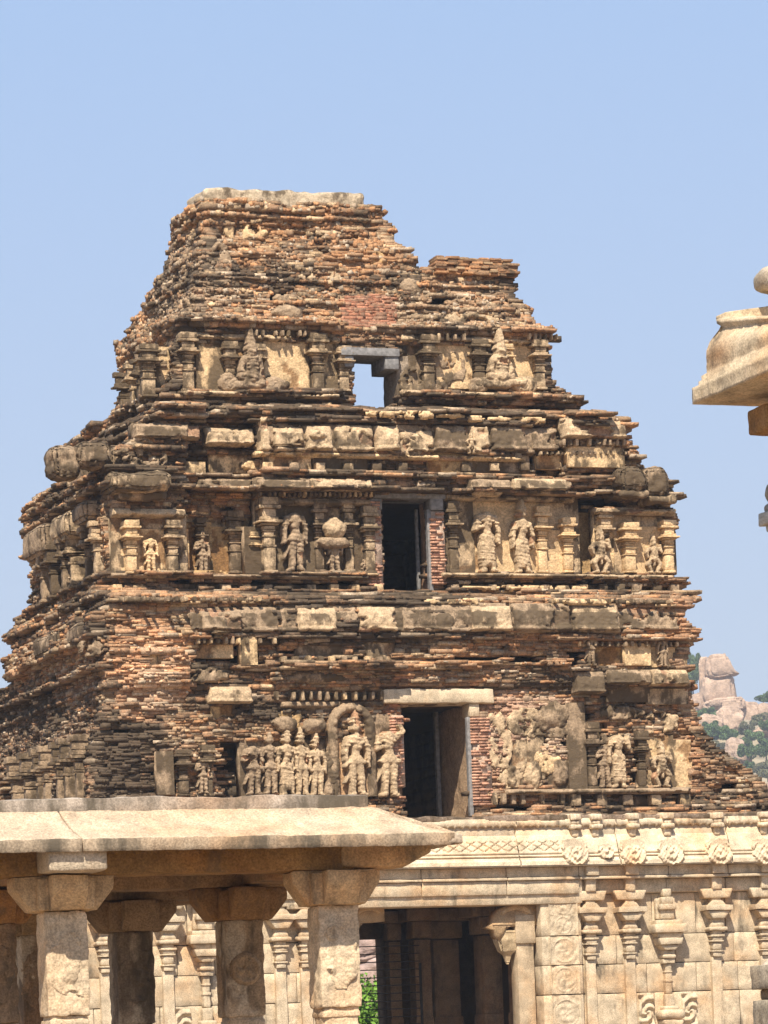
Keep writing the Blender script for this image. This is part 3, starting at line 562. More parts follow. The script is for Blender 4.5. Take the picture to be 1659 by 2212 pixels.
# --- moulded figures
def capsules(prims, A, B, k=.02):
    H = np.full(A.shape, -1.0)
    for (x0, y0, x1, y1, r0, r1, dc) in prims:
        dx, dy = x1-x0, y1-y0; L2 = dx*dx+dy*dy+1e-9
        t = np.clip(((A-x0)*dx+(B-y0)*dy)/L2, 0, 1); d2 = (A-x0-t*dx)**2+(B-y0-t*dy)**2; r = r0+(r1-r0)*t
        h = np.where(d2 < r*r, dc+np.sqrt(np.clip(r*r-d2, 0, None)), -1.0)
        m = np.maximum(H, h); both = (H > 0) & (h > 0); df = np.abs(H-h)
        H = np.where(both & (df < k), m+(k-df)**2/(4*k), m)
    return H
def person_prims(kind, s):
    """standing stucco figure one unit high: parts as (x0,y0,x1,y1,r0,r1,depth)"""
    rr = random.Random(s); sw = rr.uniform(-.02, .02); P = []
    P += [(-.045+sw, .34, -.05+sw*.5, .03, .050, .030, .06), (.045+sw, .34, .06, .03, .050, .030, .06), (-.05, .03, -.085, .018, .028, .02, .08), (.06, .03, .095, .018, .028, .02, .08)]
    P += [(-.03+sw, .40, .03+sw, .40, .066, .066, .06), (sw, .42, sw*.5, .56, .052, .044, .07), (-.045, .64, .045, .64, .050, .050, .07), (0, .56, 0, .64, .06, .07, .08)]
    if 'skirt' in kind:
        P += [(-.04+sw, .40, -.05, .10, .052, .045, .06), (.04+sw, .40, .055, .10, .052, .045, .06), (sw, .38, 0, .12, .05, .05, .07)]
        for yy in (.16, .24, .32): P += [(-.08, yy, .08, yy-.01, .008, .008, .108)]
    else:
        P += [(-.10+sw, .385, .10+sw, .385, .025, .025, .09), (-.06, .33, -.14, .16, .02, .012, .05)]
    P += [(-.07, .60, .07, .60, .016, .016, .12), (-.05, .66, .05, .66, .014, .014, .115)]
    if 'headless' not in kind:
        P += [(0, .70, 0, .71, .032, .032, .08), (0, .765, 0, .79, .050, .048, .09), (0, .765, 0, .775, .014, .012, .135), (-.055, .77, -.055, .755, .016, .012, .07), (.055, .77, .055, .755, .016, .012, .07)]
        if 'crown' in kind: P += [(0, .83, 0, .95, .048, .020, .09), (-.045, .825, .045, .825, .018, .018, .11), (-.03, .87, .03, .87, .013, .013, .12)]
        else: P += [(0, .81, 0, .84, .05, .035, .08), (0, .86, .01, .875, .03, .02, .08)]
    for sd in (-1, 1):
        sh = (.095*sd, .64)
        pose = 'down' if 'down' in kind else ('up' if ('up' in kind and sd == rr.choice((-1, 1))) else rr.choice(['down', 'fold', 'down', 'raise']))
        if pose == 'down': e = (.135*sd, .50); h = (.13*sd, .37)
        elif pose == 'fold': e = (.145*sd, .51); h = (.03*sd, .555)
        elif pose == 'raise': e = (.155*sd, .53); h = (.14*sd, .66)
        else: e = (.17*sd, .70); h = (.10*sd, .84)
        P += [(sh[0], sh[1], e[0], e[1], .036, .029, .07), (e[0], e[1], h[0], h[1], .028, .021, .085), (h[0], h[1], h[0]+.01*sd, h[1]-.03 if pose == 'down' else h[1]+.03, .023, .018, .085)]
        P += [((sh[0]+e[0])/2-.03, (sh[1]+e[1])/2, (sh[0]+e[0])/2+.03, (sh[1]+e[1])/2, .012, .012, .10)]
    return P
def seated_prims(s):
    rr = random.Random(s)
    P = [(-.10, .14, .38, .14, .07, .05, .10), (-.30, .10, .10, .12, .06, .08, .10), (-.38, .10, -.30, .16, .07, .06, .08), (-.16, .24, .18, .24, .07, .06, .10), (.38, .12, .44, .18, .05, .04, .06)]
    P += [(0, .24, 0, .46, .12, .10, .10), (-.08, .50, .08, .50, .09, .09, .10), (0, .62, 0, .70, .085, .08, .13), (-.03, .64, .03, .63, .03, .03, .20), (-.06, .70, -.07, .68, .03, .03, .14), (.06, .70, .07, .68, .03, .03, .14), (0, .78, 0, .96, .075, .045, .10)]
    for y in (.36, .42, .52): P.append((-.08, y, .08, y, .02, .02, .19))
    for sd in (-1, 1): P += [(.13*sd, .50, .17*sd, .34, .05, .04, .10), (.17*sd, .34, .12*sd, .24, .04, .035, .12)]
    return P
def guardian_prims(s):
    P = [(-.05, .36, -.16, .22, .06, .05, .08), (-.16, .22, -.08, .05, .045, .035, .08), (.05, .36, .15, .24, .06, .05, .08), (.15, .24, .07, .05, .045, .035, .08), (-.08, .04, -.14, .03, .03, .025, .08), (.07, .04, .14, .03, .03, .025, .08)]
    P += [(0, .36, 0, .46, .085, .08, .08), (-.05, .58, .05, .58, .07, .07, .08), (0, .46, 0, .58, .08, .085, .10), (0, .70, 0, .74, .06, .055, .10), (0, .80, 0, .88, .06, .03, .09), (0, .71, 0, .72, .02, .02, .155), (-.07, .41, .07, .40, .025, .025, .13), (0, .36, 0, .20, .03, .02, .10)]
    for sd in (-1, 1): P += [(.11*sd, .60, .19*sd, .52, .04, .035, .08), (.19*sd, .52, .16*sd, .68 if sd > 0 else .40, .035, .028, .09)]
    return P
def statue(qx, qyt, qyb, kind, tone, dirt, off=.05, label=None, wide=1.0, parent=None, put=None, name='statue'):
    xm, ym, zm = TT(qx, (qyt+qyb)/2, off)
    za = float(TF.T(qx, qyb, ym)[1]); zb = float(TF.T(qx, qyt, ym)[1]); H = zb-za
    sd = int(qx*7+qyt)
    full = H if 'headless' not in kind else H/.76
    if 'crown' not in kind and kind[:4] not in ('seat', 'guar') and 'headless' not in kind: full = H/.9
    P = seated_prims(sd) if kind.startswith('seat') else guardian_prims(sd) if kind.startswith('guar') else person_prims(kind, sd)
    if kind.startswith('bust'): P = [p for p in P]
    mb = MB(); gr = random.Random(sd)
    def fn(A, B):
        # carved edges are worn, never ruled: bend the picture of the figure a little
        a = A/full/wide+.010*fbm(A*5+qx, B*5); b = B/full+.008*fbm(A*5, B*5+qx)
        h = capsules(P, a, b, .012)*full*.82
        d = .022*fbm(A*11+qx, B*11)+.011*fbm(A*26+qx, B*26)+.007*np.sin(B*60+A*14)*(vn(A*3+qx, B*3) > .1)
        br = fbm(A*2.6+qx*.7, B*2.6+qyt) > .40
        return np.where(h > 0, np.maximum(h+d-np.where(br, .06, 0), .01), -1)
    def colf(A, B, Hh):
        n = fbm(A*2.0+qx, B*1.6, 2.); br = 1+.25*fbm(A*7, B*7); t = np.where((fbm(A*2.6+qx*.7, B*2.6+qyt) > .40)[..., None], np.array((.52, .30, .17)), np.array(tone))
        return np.concatenate([t*br[..., None], (dirt+.30*n)[..., None]], -1).reshape(-1, 4)
    W = .52*full*wide if kind.startswith('seat') else .27*full*wide
    mb.relief(putF(xm, ym, za), -W, 0, W, H*1.02, fn, max(.012, H/110), colf)
    o = mb.build(name, M_STUCCO, parent or tower)
    if label: o['label'] = label
    return o
ST = [(540, 712, 848, 'seat', GREY, .6, .12, 'seated lion-faced figure left of the topmost doorway'),
 (1078, 712, 846, 'seat', PALE, .52, .12, 'seated lion-faced figure right of the topmost doorway'),
 (635, 1100, 1236, 'down headless', GREY, .50, .08, 'headless standing woman left of the middle doorway'),
 (722, 1150, 1236, 'headless', GREY, .56, .06, 'broken kneeling figure beside the middle doorway'),
 (1050, 1098, 1238, 'skirt headless raise', PALE, .42, .06, 'headless figure in a tiered skirt right of the middle doorway'),
 (1126, 1074, 1240, 'skirt crown', PALE, .46, .08, 'tall crowned figure in a long skirt on the middle storey'),
 (325, 1158, 1238, 'headless', CREAM, .30, .25, None), (437, 1146, 1240, 'raise', GREY, .58, -.3, None), (1296, 1132, 1240, 'guar', PALE, .55, .25, 'squat dancing guardian right of the dark gap'),
 (1411, 1150, 1240, 'guar', PALE, .45, .12, None), (1275, 1365, 1440, 'headless', GREY, .6, .1, None), (1430, 1368, 1440, 'raise', GREY, .48, .12, None),
 (546, 1605, 1718, 'fold headless', GREY, .55, .10, 'headless robed figure at the left of the row'), (581, 1580, 1718, 'fold', GREY, .62, .04, None),
 (618, 1562, 1720, 'crown skirt', PALE, .56, .10, 'crowned robed figure, middle of the lowest row'), (648, 1566, 1720, 'crown', PALE, .5, .08, None), (681, 1576, 1720, 'crown', PALE, .36, .10, 'pale capped figure under a small canopy'),
 (768, 1528, 1722, 'crown down', PALE, .44, .14, 'largest crowned deity under the arch'), (836, 1570, 1722, 'up headless', PALE, .5, .06, 'attendant with a raised arm right of the arch'),
 (1305, 1585, 1702, 'up', GREY, .58, .06, None), (1333, 1580, 1703, 'skirt headless fold', PALE, .42, .12, 'robed figure with folded arms on the lower storey'), (1428, 1592, 1702, 'guar', PALE, .5, .12, 'pot-bellied seated figure near the right edge'),
 (438, 1640, 1715, 'headless', GREY, .6, .15, None), (787, 1205, 1236, 'guar', GREY, .55, .12, None), (1018, 930, 980, 'guar', PALE, .5, .4, None)]
for a in ST: statue(a[0], a[1], a[2], a[3], a[4], a[5]-.09, off=a[6], label=a[7])
# arch of flowers round the largest figure
xm, ym, zm = TT(757, 1620, -.02); za = float(TF.T(757, 1722, ym)[1]); zb = float(TF.T(757, 1518, ym)[1]); Hh_ = zb-za
mb = MB()
def arch(A, B):
    R0 = .60; yc = Hh_-R0; d = np.where(B > yc, np.hypot(A, B-yc), np.abs(A)); an = np.arctan2(B-yc, A)
    ring = (d < R0) & (d > R0-.24)
    ros = .05*np.abs(np.sin(an*7))*np.clip(1-np.abs(d-R0+.17)/.09, 0, 1)*(B > yc-.3)
    h = np.where(ring, .16+.06*np.sin((d-R0+.24)/.24*math.pi)+ros+.03*fbm(A*9, B*9), np.where(d < R0, .03+.01*fbm(A*6, B*6), -1))
    return h
mb.relief(putF(xm, ym, za), -.62, 0, .62, Hh_, arch, .025, lambda A, B, H: np.concatenate([np.where((H > .1)[..., None], np.array(GREY), np.array(PALE)*np.array((1, .85, .75))), (np.where(H > .1, .58, .36)+.25*fbm(A*2, B*2))[..., None]], -1).reshape(-1, 4))
mb.build('flower_arch', M_STUCCO, tower, smooth=True)
# canopies over the figures of the lowest row, scrolls over the middle storey figures
def lump(qx0, qy0, qx1, qy1, off, tone, dirt, name, fr=9., bulge=.13, parent=None):
    xm, ym, zm = TT((qx0+qx1)/2, (qy0+qy1)/2, off); W = (qx1-qx0)/90/math.cos(R(20)); H = (qy1-qy0)/90; mb = MB()
    def fn(A, B):
        r = (A/W*2)**2+((B-H/2)/H*2)**2+.9*fbm(A*4+qx0, B*4)
        return np.where(r < 1, .02+bulge*np.sqrt(np.clip(1-r, 0, 1))+.04*fbm(A*fr+qx0, B*fr)+(.012*np.sin(np.hypot(A, B-H/2)*60+fbm(A*4, B*4)*6) if name == 'carved_scroll' else .05*fbm(A*3+qx0, B*5)), -1)
    mb.relief(putF(xm, ym, zm-H/2), -W*.6, -H*.1, W*.6, H*1.1, fn, .025, lambda A, B, H_: np.concatenate([np.array(tone)*(1+.2*fbm(A*6, B*6))[..., None], (dirt+.25*fbm(A*3, B*3))[..., None]], -1).reshape(-1, 4))
    return mb.build(name, M_STUCCO, parent or tower, smooth=True)
for a in [(590, 1550, 640, 1580, .2, GREY, .62, 'canopy'), (655, 1548, 705, 1582, .2, GREY, .6, 'canopy'), (700, 1600, 735, 1722, .05, GREY, .6, 'carved_scroll'), (700, 1690, 720, 1725, .12, GREY, .55, 'carved_scroll'), (1005, 1036, 1100, 1072, .25, PALE, .45, 'carved_scroll'), (470, 808, 520, 848, .15, GREY, .5, 'carved_scroll'), (560, 815, 625, 850, .15, GREY, .5, 'carved_scroll'), (1010, 815, 1062, 850, .15, GREY, .5, 'carved_scroll'), (1100, 812, 1160, 850, .1, PALE, .5, 'carved_scroll'),
          (1130, 1640, 1170, 1704, .02, PALE, .5, 'worn_bust'), (1190, 1640, 1228, 1704, .02, GREY, .55, 'worn_bust'), (1085, 1655, 1120, 1704, .0, PALE, .55, 'worn_bust'), (1150, 1510, 1230, 1580, .04, GREY, .6, 'plaster_lump'), (600, 1450, 760, 1476, .0, GREY, .65, 'plaster_lump'), (590, 660, 655, 696, .12, GREY, .42, 'plaster_lump'), (850, 600, 920, 640, .0, GREY, .5, 'plaster_lump'), (700, 1120, 745, 1160, .25, PALE, .5, 'niche_roof'), (688, 1160, 755, 1185, .2, GREY, .55, 'niche_roof'), (665, 930, 705, 950, .35, PALE, .35, 'carved_scroll')]:
    if a[-1]: lump(a[0], a[1], a[2], a[3], a[4], a[5], a[6], a[7])

for (qx0, qy0, qx1, qy1, off, hy, tn, di) in [(236, 1022, 366, 1062, .45, .6, PALE, .66), (250, 1060, 360, 1082, .35, .5, GREY, .72), (1332, 1010, 1392, 1062, .42, .5, GREY, .78), (1380, 1008, 1446, 1076, .40, .5, GREY, .64), (1330, 1060, 1396, 1076, .5, .5, GREY, .72), (1392, 1074, 1454, 1090, .45, .5, PALE, .66), (108, 962, 172, 1034, -.1, .5, GREY, .62), (160, 956, 236, 1010, .0, .5, GREY, .7)]:
    xa, ya, za = TT(qx0, qy1, off); xb_, _, zb2 = TT(qx1, qy0, off); mb = MB()
    mb.rbox(((xa+xb_)/2, ya+hy*.4, (za+zb2)/2), (abs(xb_-xa)/2, hy, abs(zb2-za)/2), tuple(tn)+(di,), r=.27, step=.04, amp=.10, fr=3.5, cn=.4, seed=qx0); mb.build('roof_knob', M_STUCCO, tower)
# --- features on the left flank, receding from the near corner
def flankpt(s, qy):
    z = float(TT(240, qy)[2]); return float(uL(z)), float(yz(z))+s, z
for (qyt, qyb, n) in [(1120, 1240, 6), (1580, 1730, 7), (745, 850, 4)]:
    for k in range(n):
        s = .5+k*.95; u0, y0, z0 = flankpt(s, qyb); z1 = flankpt(s, qyt)[2]
        if s > float(Lz(z0))-.3: break
        wj = random.uniform(.8, 1.35); mb = MB(); col = tuple(random.choice([PALE, GREY, GREY]))+(random.uniform(.5, .75),); H = z1-z0; z = z0; u0 += random.uniform(0, .12); y0 += random.uniform(-.15, .15)
        for (h, hw, pr) in [(.06, 1.2, .1), (.38, 1., .05), (.04, 1.2, .1), (.12, .9, .06), (.04, 1.3, .12), (.05, 1.9, .24), (.08, 1.4, .16), (.12, 1.1, .14), (.1, 1.6, .2)]:
            mb.rbox((u0-.1-pr/2, y0, z+h*H/2), (.2+pr/2, .085*hw*wj, h*H/2-.002), col, r=.02, step=.07, amp=.035, fr=7); z += h*H
        mb.build('pilaster', M_STUCCO, tower)
        if k % 2 == 0 and qyt > 1000:
            mb = MB(); P = person_prims('crown' if k else 'headless', k*31+qyt); full = H*.8
            fn = lambda A, B: np.where(capsules(P, A/full, B/full) > 0, capsules(P, A/full, B/full)*full+.015*fbm(A*9, B*9), -1)
            mb.relief(putL(u0+.1, y0+.48, z0), -.3*full, 0, .3*full, full, fn, .02, tuple(GREY)+(.55,)); mb.build('statue', M_STUCCO, tower, smooth=True)
        elif qyt > 1000:
            mb = MB(); mb.rbox((u0+.16, y0+.48, (z0+z1)/2-.05), (.1, .30, H*.42), tuple(CREAM)+(.55,), r=.03, step=.08, amp=.02); mb.build('plaster_panel', M_STUCCO, tower)
for (qy, s, hl, hh, pr, tn, di) in [(1095, 1.0, .6, .26, .45, GREY, .5), (1100, 2.9, .8, .34, .45, PALE, .5), (1105, 5.2, 1.0, .42, .5, GREY, .5), (985, .8, .7, .30, .35, GREY, .55), (980, 3.0, .9, .33, .45, PALE, .55), (1350, 1.5, .9, .25, .3, GREY, .6), (1345, 4.2, 1.2, .28, .35, GREY, .6), (770, 2.2, .25, .7, .2, GREY, .5)]:
    u0, y0, z0 = flankpt(s, qy)
    if s > float(Lz(z0))+.2: continue
    mb = MB(); mb.rbox((u0-pr/2+.1, y0, z0), (pr/2+.2, hl, hh), tuple(tn)+(di,), r=min(.28, hh*.8), step=.05, amp=.06, fr=3.5, cn=.3); mb.build('roof_knob', M_STUCCO, tower, smooth=True)

# --- capping slab, lintels and door frames
mb = MB(); x0, y0, z0 = TT(437, 445); x1 = TT(784, 445)[0]; zt = float(TF.T(600, 413, y0)[1])
mb.rbox(((x0+x1)/2, y0+.6, (z0+zt)/2), ((x1-x0)/2, .75, (zt-z0)/2), (.60, .48, .33, .48), r=.10, step=.05, amp=.07, fr=2.6, cn=.45)
o = mb.build('capping_slab', M_STUCCO, tower, smooth=True); o['label'] = 'pale rounded capping slab along the summit'
mb = MB()
for qy in np.arange(590, 556, -4.6):
    q = 929+random.uniform(0, 8)
    while q < 1108-(random.uniform(0, 40) if qy < 566 else 0):
        l = random.uniform(16, 34); qx_ = min(q+l/2, 1100); xx, yy, zz = TT(qx_, qy+(qx_-930)*.045); c = BRN[random.randrange(6)]*random.uniform(.8, 1.1)
        mb.rbox((xx, yy+.12-random.uniform(-.05, .12), zz+random.uniform(-.01, .01)), (l/180*1.05, .3, .030), tuple(c)+(.5,), r=.015, step=.1, amp=.02, fr=6, seed=q+qy)
        q += l
mb.build('loose_top_course', M_BRICK, tower)
def beamq(qx0, qy0, qx1, qy1, y0, y1, mat, col, name, parent, r=.03, amp=.01, tilt=0):
    """a bar seen between two picture points whose front lies at y0"""
    qm = (qy0+qy1)/2; xa = float(TF.T(qx0, qm, y0)[0]); xb = float(TF.T(qx1, qm, y0)[0]); xm = (qx0+qx1)/2
    za = float(TF.T(xm, qy1, y0)[1]); zb = float(TF.T(xm, qy0, y0)[1]); mb = MB()
    mb.rbox(((xa+xb)/2, (y0+y1)/2, (za+zb)/2), ((xb-xa)/2, (y1-y0)/2, (zb-za)/2), col, r=r, step=.08, amp=amp, fr=4, seed=qx0, cn=.1)
    return mb.build(name, mat, parent)
STN = (.70, .56, .38)
def doorway(d, label, wood, pale):
    e = bpy.data.objects.new('doorway', None); COL.objects.link(e); e.parent = tower; e['label'] = label
    return e
d1 = doorway(DOORS[0], 'lowest doorway with a pale stone lintel', 0, 1); d2 = doorway(DOORS[1], 'middle doorway with grey wooden frame and brick edges', 1, 0); d3 = doorway(DOORS[2], 'topmost doorway open to the sky behind', 1, 0)
beamq(828, 1487, 1068, 1519, .72, 1.5, M_GRANITE, STN+(.36,), 'lintel', d1, r=.05, amp=.03)
beamq(1014, 1519, 1036, 1548, .80, 1.3, M_GRANITE, STN+(.36,), 'bracket', d1)
beamq(1012, 1548, 1021, 1764, .84, 1.0, M_WOOD, STN+(.5,), 'door_post', d1)
beamq(943, 1536, 952, 1764, 2.9, 3.05, M_WOOD, STN+(.5,), 'door_post', d1)
beamq(799, 1059, 963, 1076, 2.0, 2.9, M_WOOD, STN+(.3,), 'lintel', d2, r=.02)
beamq(800, 1076, 826, 1100, 2.06, 2.3, M_WOOD, STN+(.3,), 'bracket', d2)
beamq(930, 1074, 958, 1102, 2.02, 2.4, M_WOOD, STN+(.3,), 'bracket', d2)
beamq(925, 1100, 934, 1279, 2.10, 2.25, M_WOOD, STN+(.3,), 'door_post', d2, r=.01)
beamq(900, 1100, 906, 1279, 2.85, 2.95, M_WOOD, STN+(.3,), 'door_post', d2, r=.01)
beamq(737, 751, 864, 768, 3.2, 4.3, M_WOOD, STN+(.3,), 'lintel', d3, r=.02)
beamq(745, 768, 765, 792, 3.25, 3.5, M_WOOD, STN+(.3,), 'bracket', d3)
beamq(832, 768, 862, 798, 3.25, 4.3, M_WOOD, STN+(.3,), 'bracket', d3)
# door reveals
def reveal(d, yf, dep, mat, col, p):
    qm = (d[1]+d[3])/2; xr = float(TF.T(d[2], qm, yf)[0]); xl = float(TF.T(d[0], qm, yf)[0])
    za = float(TF.T((d[0]+d[2])/2, d[3]+3, yf)[1]); zb = float(TF.T((d[0]+d[2])/2, d[1]-1, yf)[1]); mb = MB()
    mb.rbox((xr+.16, yf+.06+dep/2, (za+zb)/2), (.155, dep/2, (zb-za)/2), col, r=.02, step=.07, amp=.05, fr=3, cn=.2)
    mb.rbox((xl-.17, yf+.06+dep/2, (za+zb)/2), (.155, dep/2, (zb-za)/2), col, r=.02, step=.07, amp=.05, fr=3, cn=.2)
    mb.box(xl-.3, xr+.3, yf+.1, yf+dep, zb+.0, zb+.25, (.12, .09, .06, .5)); return mb.build('reveal', mat, p)
reveal(DOORS[0], .9, 2.3, M_STUCCO, (.50, .34, .21, .34), d1); reveal(DOORS[1], 2.2, .75, M_STUCCO, (.46, .28, .17, .35), d2); reveal(DOORS[2], 3.4, 1.0, M_STUCCO, (.42, .33, .24, .45), d3)
# exposed brick cheeks beside the lower doors
def cheek(qx0, qy0, qx1, qy1, yf, p, pl=.4):
    mb = MB(); xa = float(TF.T(qx0, (qy0+qy1)/2, yf)[0]); xb = float(TF.T(qx1, (qy0+qy1)/2, yf)[0]); za = float(TF.T(qx0, qy1, yf)[1]); zb = float(TF.T(qx0, qy0, yf)[1])
    mb.box(xa, xb, yf+.03, yf+.3, za, zb, (.62, .45, .33, .25)); z = za
    while z < zb-.04:
        x = xa-.05
        while x < xb:
            l = random.uniform(.14, .26); x2 = min(x+l, xb+random.uniform(-.05, .02))
            if x2-x > .05 and (math.sin(x*3+z*2.2)+random.uniform(-1, 1) > -1.2+pl): mb.box(x, x2-.015, yf-random.uniform(-.01, .05), yf+.2, z, z+.05, tuple(np.array((.60, .33, .215))*random.uniform(.75, 1.3))+(.25,), .008)
            x = x2
        z += .072
    mb.build('brick_cheek', M_BRICK, p)
cheek(797, 1082, 826, 1277, 2.06, d2, .5); cheek(935, 1104, 962, 1262, 2.06, d2, .3); cheek(850, 1545, 874, 1700, .84, d1, 0); cheek(1024, 1550, 1062, 1740, .80, d1, .0)

# ================================================================== STONE BASE OF THE TOWER
SB = (.72, .58, .40); SB2 = (.66, .53, .36); SG = (.50, .42, .31)
XE0 = float(TF.T(700, 2000, 0)[0]); XE1 = float(TF.T(1162, 2000, 0)[0])     # entrance sides
XW0, XW1 = float(TF.T(-120, 2000, 0)[0]), float(TF.T(1760, 2000, 0)[0])
def zb_(qy, qx=1350, y=0.0): return float(TF.T(qx, qy, y)[1])
ZJ = [0, .7, 1.3, zb_(2305), zb_(2225), zb_(2145), zb_(2082), zb_(2019), zb_(1931)]
stone = []
def blockwall(name, xa, xb, y0, y1, zj, col, seed, bw=1.0, mn=.8):
    rr = random.Random(seed); mb = MB()
    mb.box(xa+.02, xb-.02, y0+.05, y1, zj[0], zj[-1]-.02, (.10, .07, .045, .5))
    for i in range(len(zj)-1):
        x = xa
        while x < xb-.01:
            l = rr.uniform(mn, mn+.9)*bw; x2 = x+l
            if xb-x2 < .45: x2 = xb
            c = np.array(tuple(col)+(rr.uniform(.32, .55),)); c[:3] *= rr.uniform(.88, 1.1)
            mb.rbox(((x+x2)/2, y0+.15+rr.uniform(0, .012), (zj[i]+zj[i+1])/2), ((x2-x)/2-.006, .15, (zj[i+1]-zj[i])/2-.006), c, r=.012, step=.10, amp=.012, fr=5, seed=seed+x, cn=.35)
            x = x2
    return mb.build(name, M_GRANITE, tower)
blockwall('base_wall', XE1, XW1, 0.0, 2.5, ZJ, SB2, 3)
blockwall('base_wall', XW0, XE0, 0.0, 2.5, ZJ, SB2, 4)
# entrance side pillar, standing forward, with carved scroll panels
xa, xb = XE1, float(TF.T(1259, 2000, -.3)[0])
zarch = zb_(1950, 960, -.3)
for i in range(len(ZJ)-1):
    mb = MB(); mb.rbox(((xa+xb)/2, .35-.1+.5, (ZJ[i]+ZJ[i+1])/2), ((xb-xa)/2, .95, (ZJ[i+1]-ZJ[i])/2-.004), SB2+(.4,), r=.02, step=.12, amp=.012, fr=4, cn=.15)
    mb.build('door_pier_block', M_GRANITE, tower)
def vinefn(W, H, seed, cell=.5):
    def fn(A, B):
        n = max(1, round(H/cell)); cy = (np.floor(B/H*n)+.5)*H/n; rr_ = np.hypot(A, (B-cy)*1.0); an = np.arctan2(B-cy, A)
        sp = np.sin(rr_*34-an*2+seed); fl = .5+.5*np.sin(an*6+rr_*9)
        h = .014+.010*sp*(.6+.8*fbm(A*5, B*5+seed))+.008*fl+.014*fbm(A*12+seed, B*12)
        fr = (np.abs(A) > W/2-.035); h = np.where(fr, .045, h)
        h = np.where(np.abs(rr_-min(W, H/n)*.42) < .018, h+.012, h)
        return np.maximum(h, .002)
    return fn
zc0, zc1 = ZJ[2], ZJ[-1]
for i in range(3, len(ZJ)-1):
    mb = MB(); H = ZJ[i+1]-ZJ[i]-.03; xm = (xa+xb)/2+.05; W = (xb-xa)*.72
    mb.relief(putF(xm, -.20, ZJ[i]+.015), -W/2, 0, W/2, H, vinefn(W, H, i*1.3, .62), .018, SB2+(.36,)); mb.build('scroll_panel', M_GRANITE, tower, smooth=True)
# entablature and cornice
ZK0, ZK1 = zb_(1866, 1350, -.5), zb_(1766, 1350, -.3)
ZA = zb_(1931, 1350, 0)
XC0 = XE0-3.5
mb = MB(); mb.box(XC0, XW1, .0, 2.6, ZA, ZK1-.02, (.45, .36, .25, .45)); 
mb.rbox(((XE0+XE1)/2-.2+.25, .1, ZA+.10), ((XE1-XE0)/2+1.05, .36, .20+.12), SB2+(.42,), r=.03, step=.1, amp=.012, fr=3, cn=.15)
mb.build('entrance_lintel', M_GRANITE, tower)
def mould(name, x0, x1, zc, hh, y0, pr, col=SB2, d=.42, seed=0, r=.03):
    mb = MB(); mb.rbox(((x0+x1)/2, y0+.1-pr/2, zc), ((x1-x0)/2, .1+pr/2, hh), tuple(col)+(d,), r=r, step=.1, amp=.014, fr=4, seed=seed, cn=.2)
    return mb.build(name, M_GRANITE, tower)
x = XC0; k = 0
HK = ZK0-ZA
while x < XW1:
    l = [1.9, 2.4, 1.6, 2.2][k % 4]; x2 = min(x+l, XW1); k += 1
    if XW1-x2 < .5: x2 = XW1
    mould('architrave_block', x+.004, x2-.004, ZA+HK*.78, HK*.17, -.02, .30, seed=k)
    mould('architrave_block', x+.004, x2-.004, ZA+HK*.555, HK*.05, -.02, .38, seed=k+3)
    mould('architrave_block', x+.004, x2-.004, ZA+HK*.26, HK*.24, -.02, .12 if x > XE1-.3 else .31, seed=k+7)
    x = x2
# the long curved eave with its incised lattice
HC = ZK1-ZK0; JX = [float(TF.T(q, 1820, -.5)[0]) for q in (1122, 1338, 1579)]
cuts = [XC0]+JX+[XW1]
LX0, LX1 = -99, float(TF.T(1212, 1830, -.5)[0])
def kapota(A, B):
    t = B/HC
    pts_t = [0, .10, .105, .16, .18, .22, .26, .45, .62, .66, .665, .78, .80, .805, .90, 1.0]
    pts_h = [.56, .55, .49, .49, .50, .47, .44, .36, .28, .25, .13, .16, .20, .30, .34, .33]
    h = np.interp(t, pts_t, pts_h)
    for g in (.17, .235): h = h-.09*np.exp(-((t-g)/.014)**2)
    sc = .05*np.abs(np.sin(A*16)); h = np.where((t > .80) & (t < .80+sc*1.0), .15, h)
    lat = (t > .30) & (t < .52) & (A < LX1) & (A > LX0)
    u_ = A*3.2; v_ = (t-.30)/.22*.5*1.0*3.2*.38
    g1 = np.abs(((u_+v_*2.2) % 1)-.5); g2 = np.abs(((u_-v_*2.2) % 1)-.5)
    h = np.where(lat & ((g1 < .055) | (g2 < .055)), h-.055, h)
    top = 1.0-.05*np.clip(fbm(A*1.3, 0.0)*1.5+.2, 0, 1)
    h = h+.007*fbm(A*4, B*4)+.02*np.minimum(0, fbm(A*1.4, B*2.2, 4)+.3)
    return np.where(t > top, -1, h)
for i in range(len(cuts)-1):
    mb = MB(); a, b = cuts[i], cuts[i+1]
    mb.relief(putF(0, 0, ZK0), a+.012, 0, b-.012, HC, kapota, .021, lambda A, B, H: np.concatenate([np.array((.76, .62, .43))*(1+.16*fbm(A*1.7, B*2.5))[..., None], (.27+.28*fbm(A*1.1, B*3)+.22*(B/HC > .86))[..., None]], -1).reshape(-1, 4))
    mb.box(a+.012, b-.012, -.54, .3, ZK0-.0, ZK0-.03, SB+(.4,)); mb.box(a+.02, b-.02, -.25, 1.2, ZK0-.02, ZK1-.05, SB+(.4,))
    mb.build('cornice_stone', M_GRANITE, tower, smooth=True)
mb = MB()
mb.rbox(((XC0+XW1)/2, .5, ZK1+.02), ((XW1-XC0)/2, .75, .07), (.34, .25, .18, .55), r=.05, step=.12, amp=.07, fr=2.2, cn=.3); mb.build('mortar_bed', M_STUCCO, tower, smooth=True)
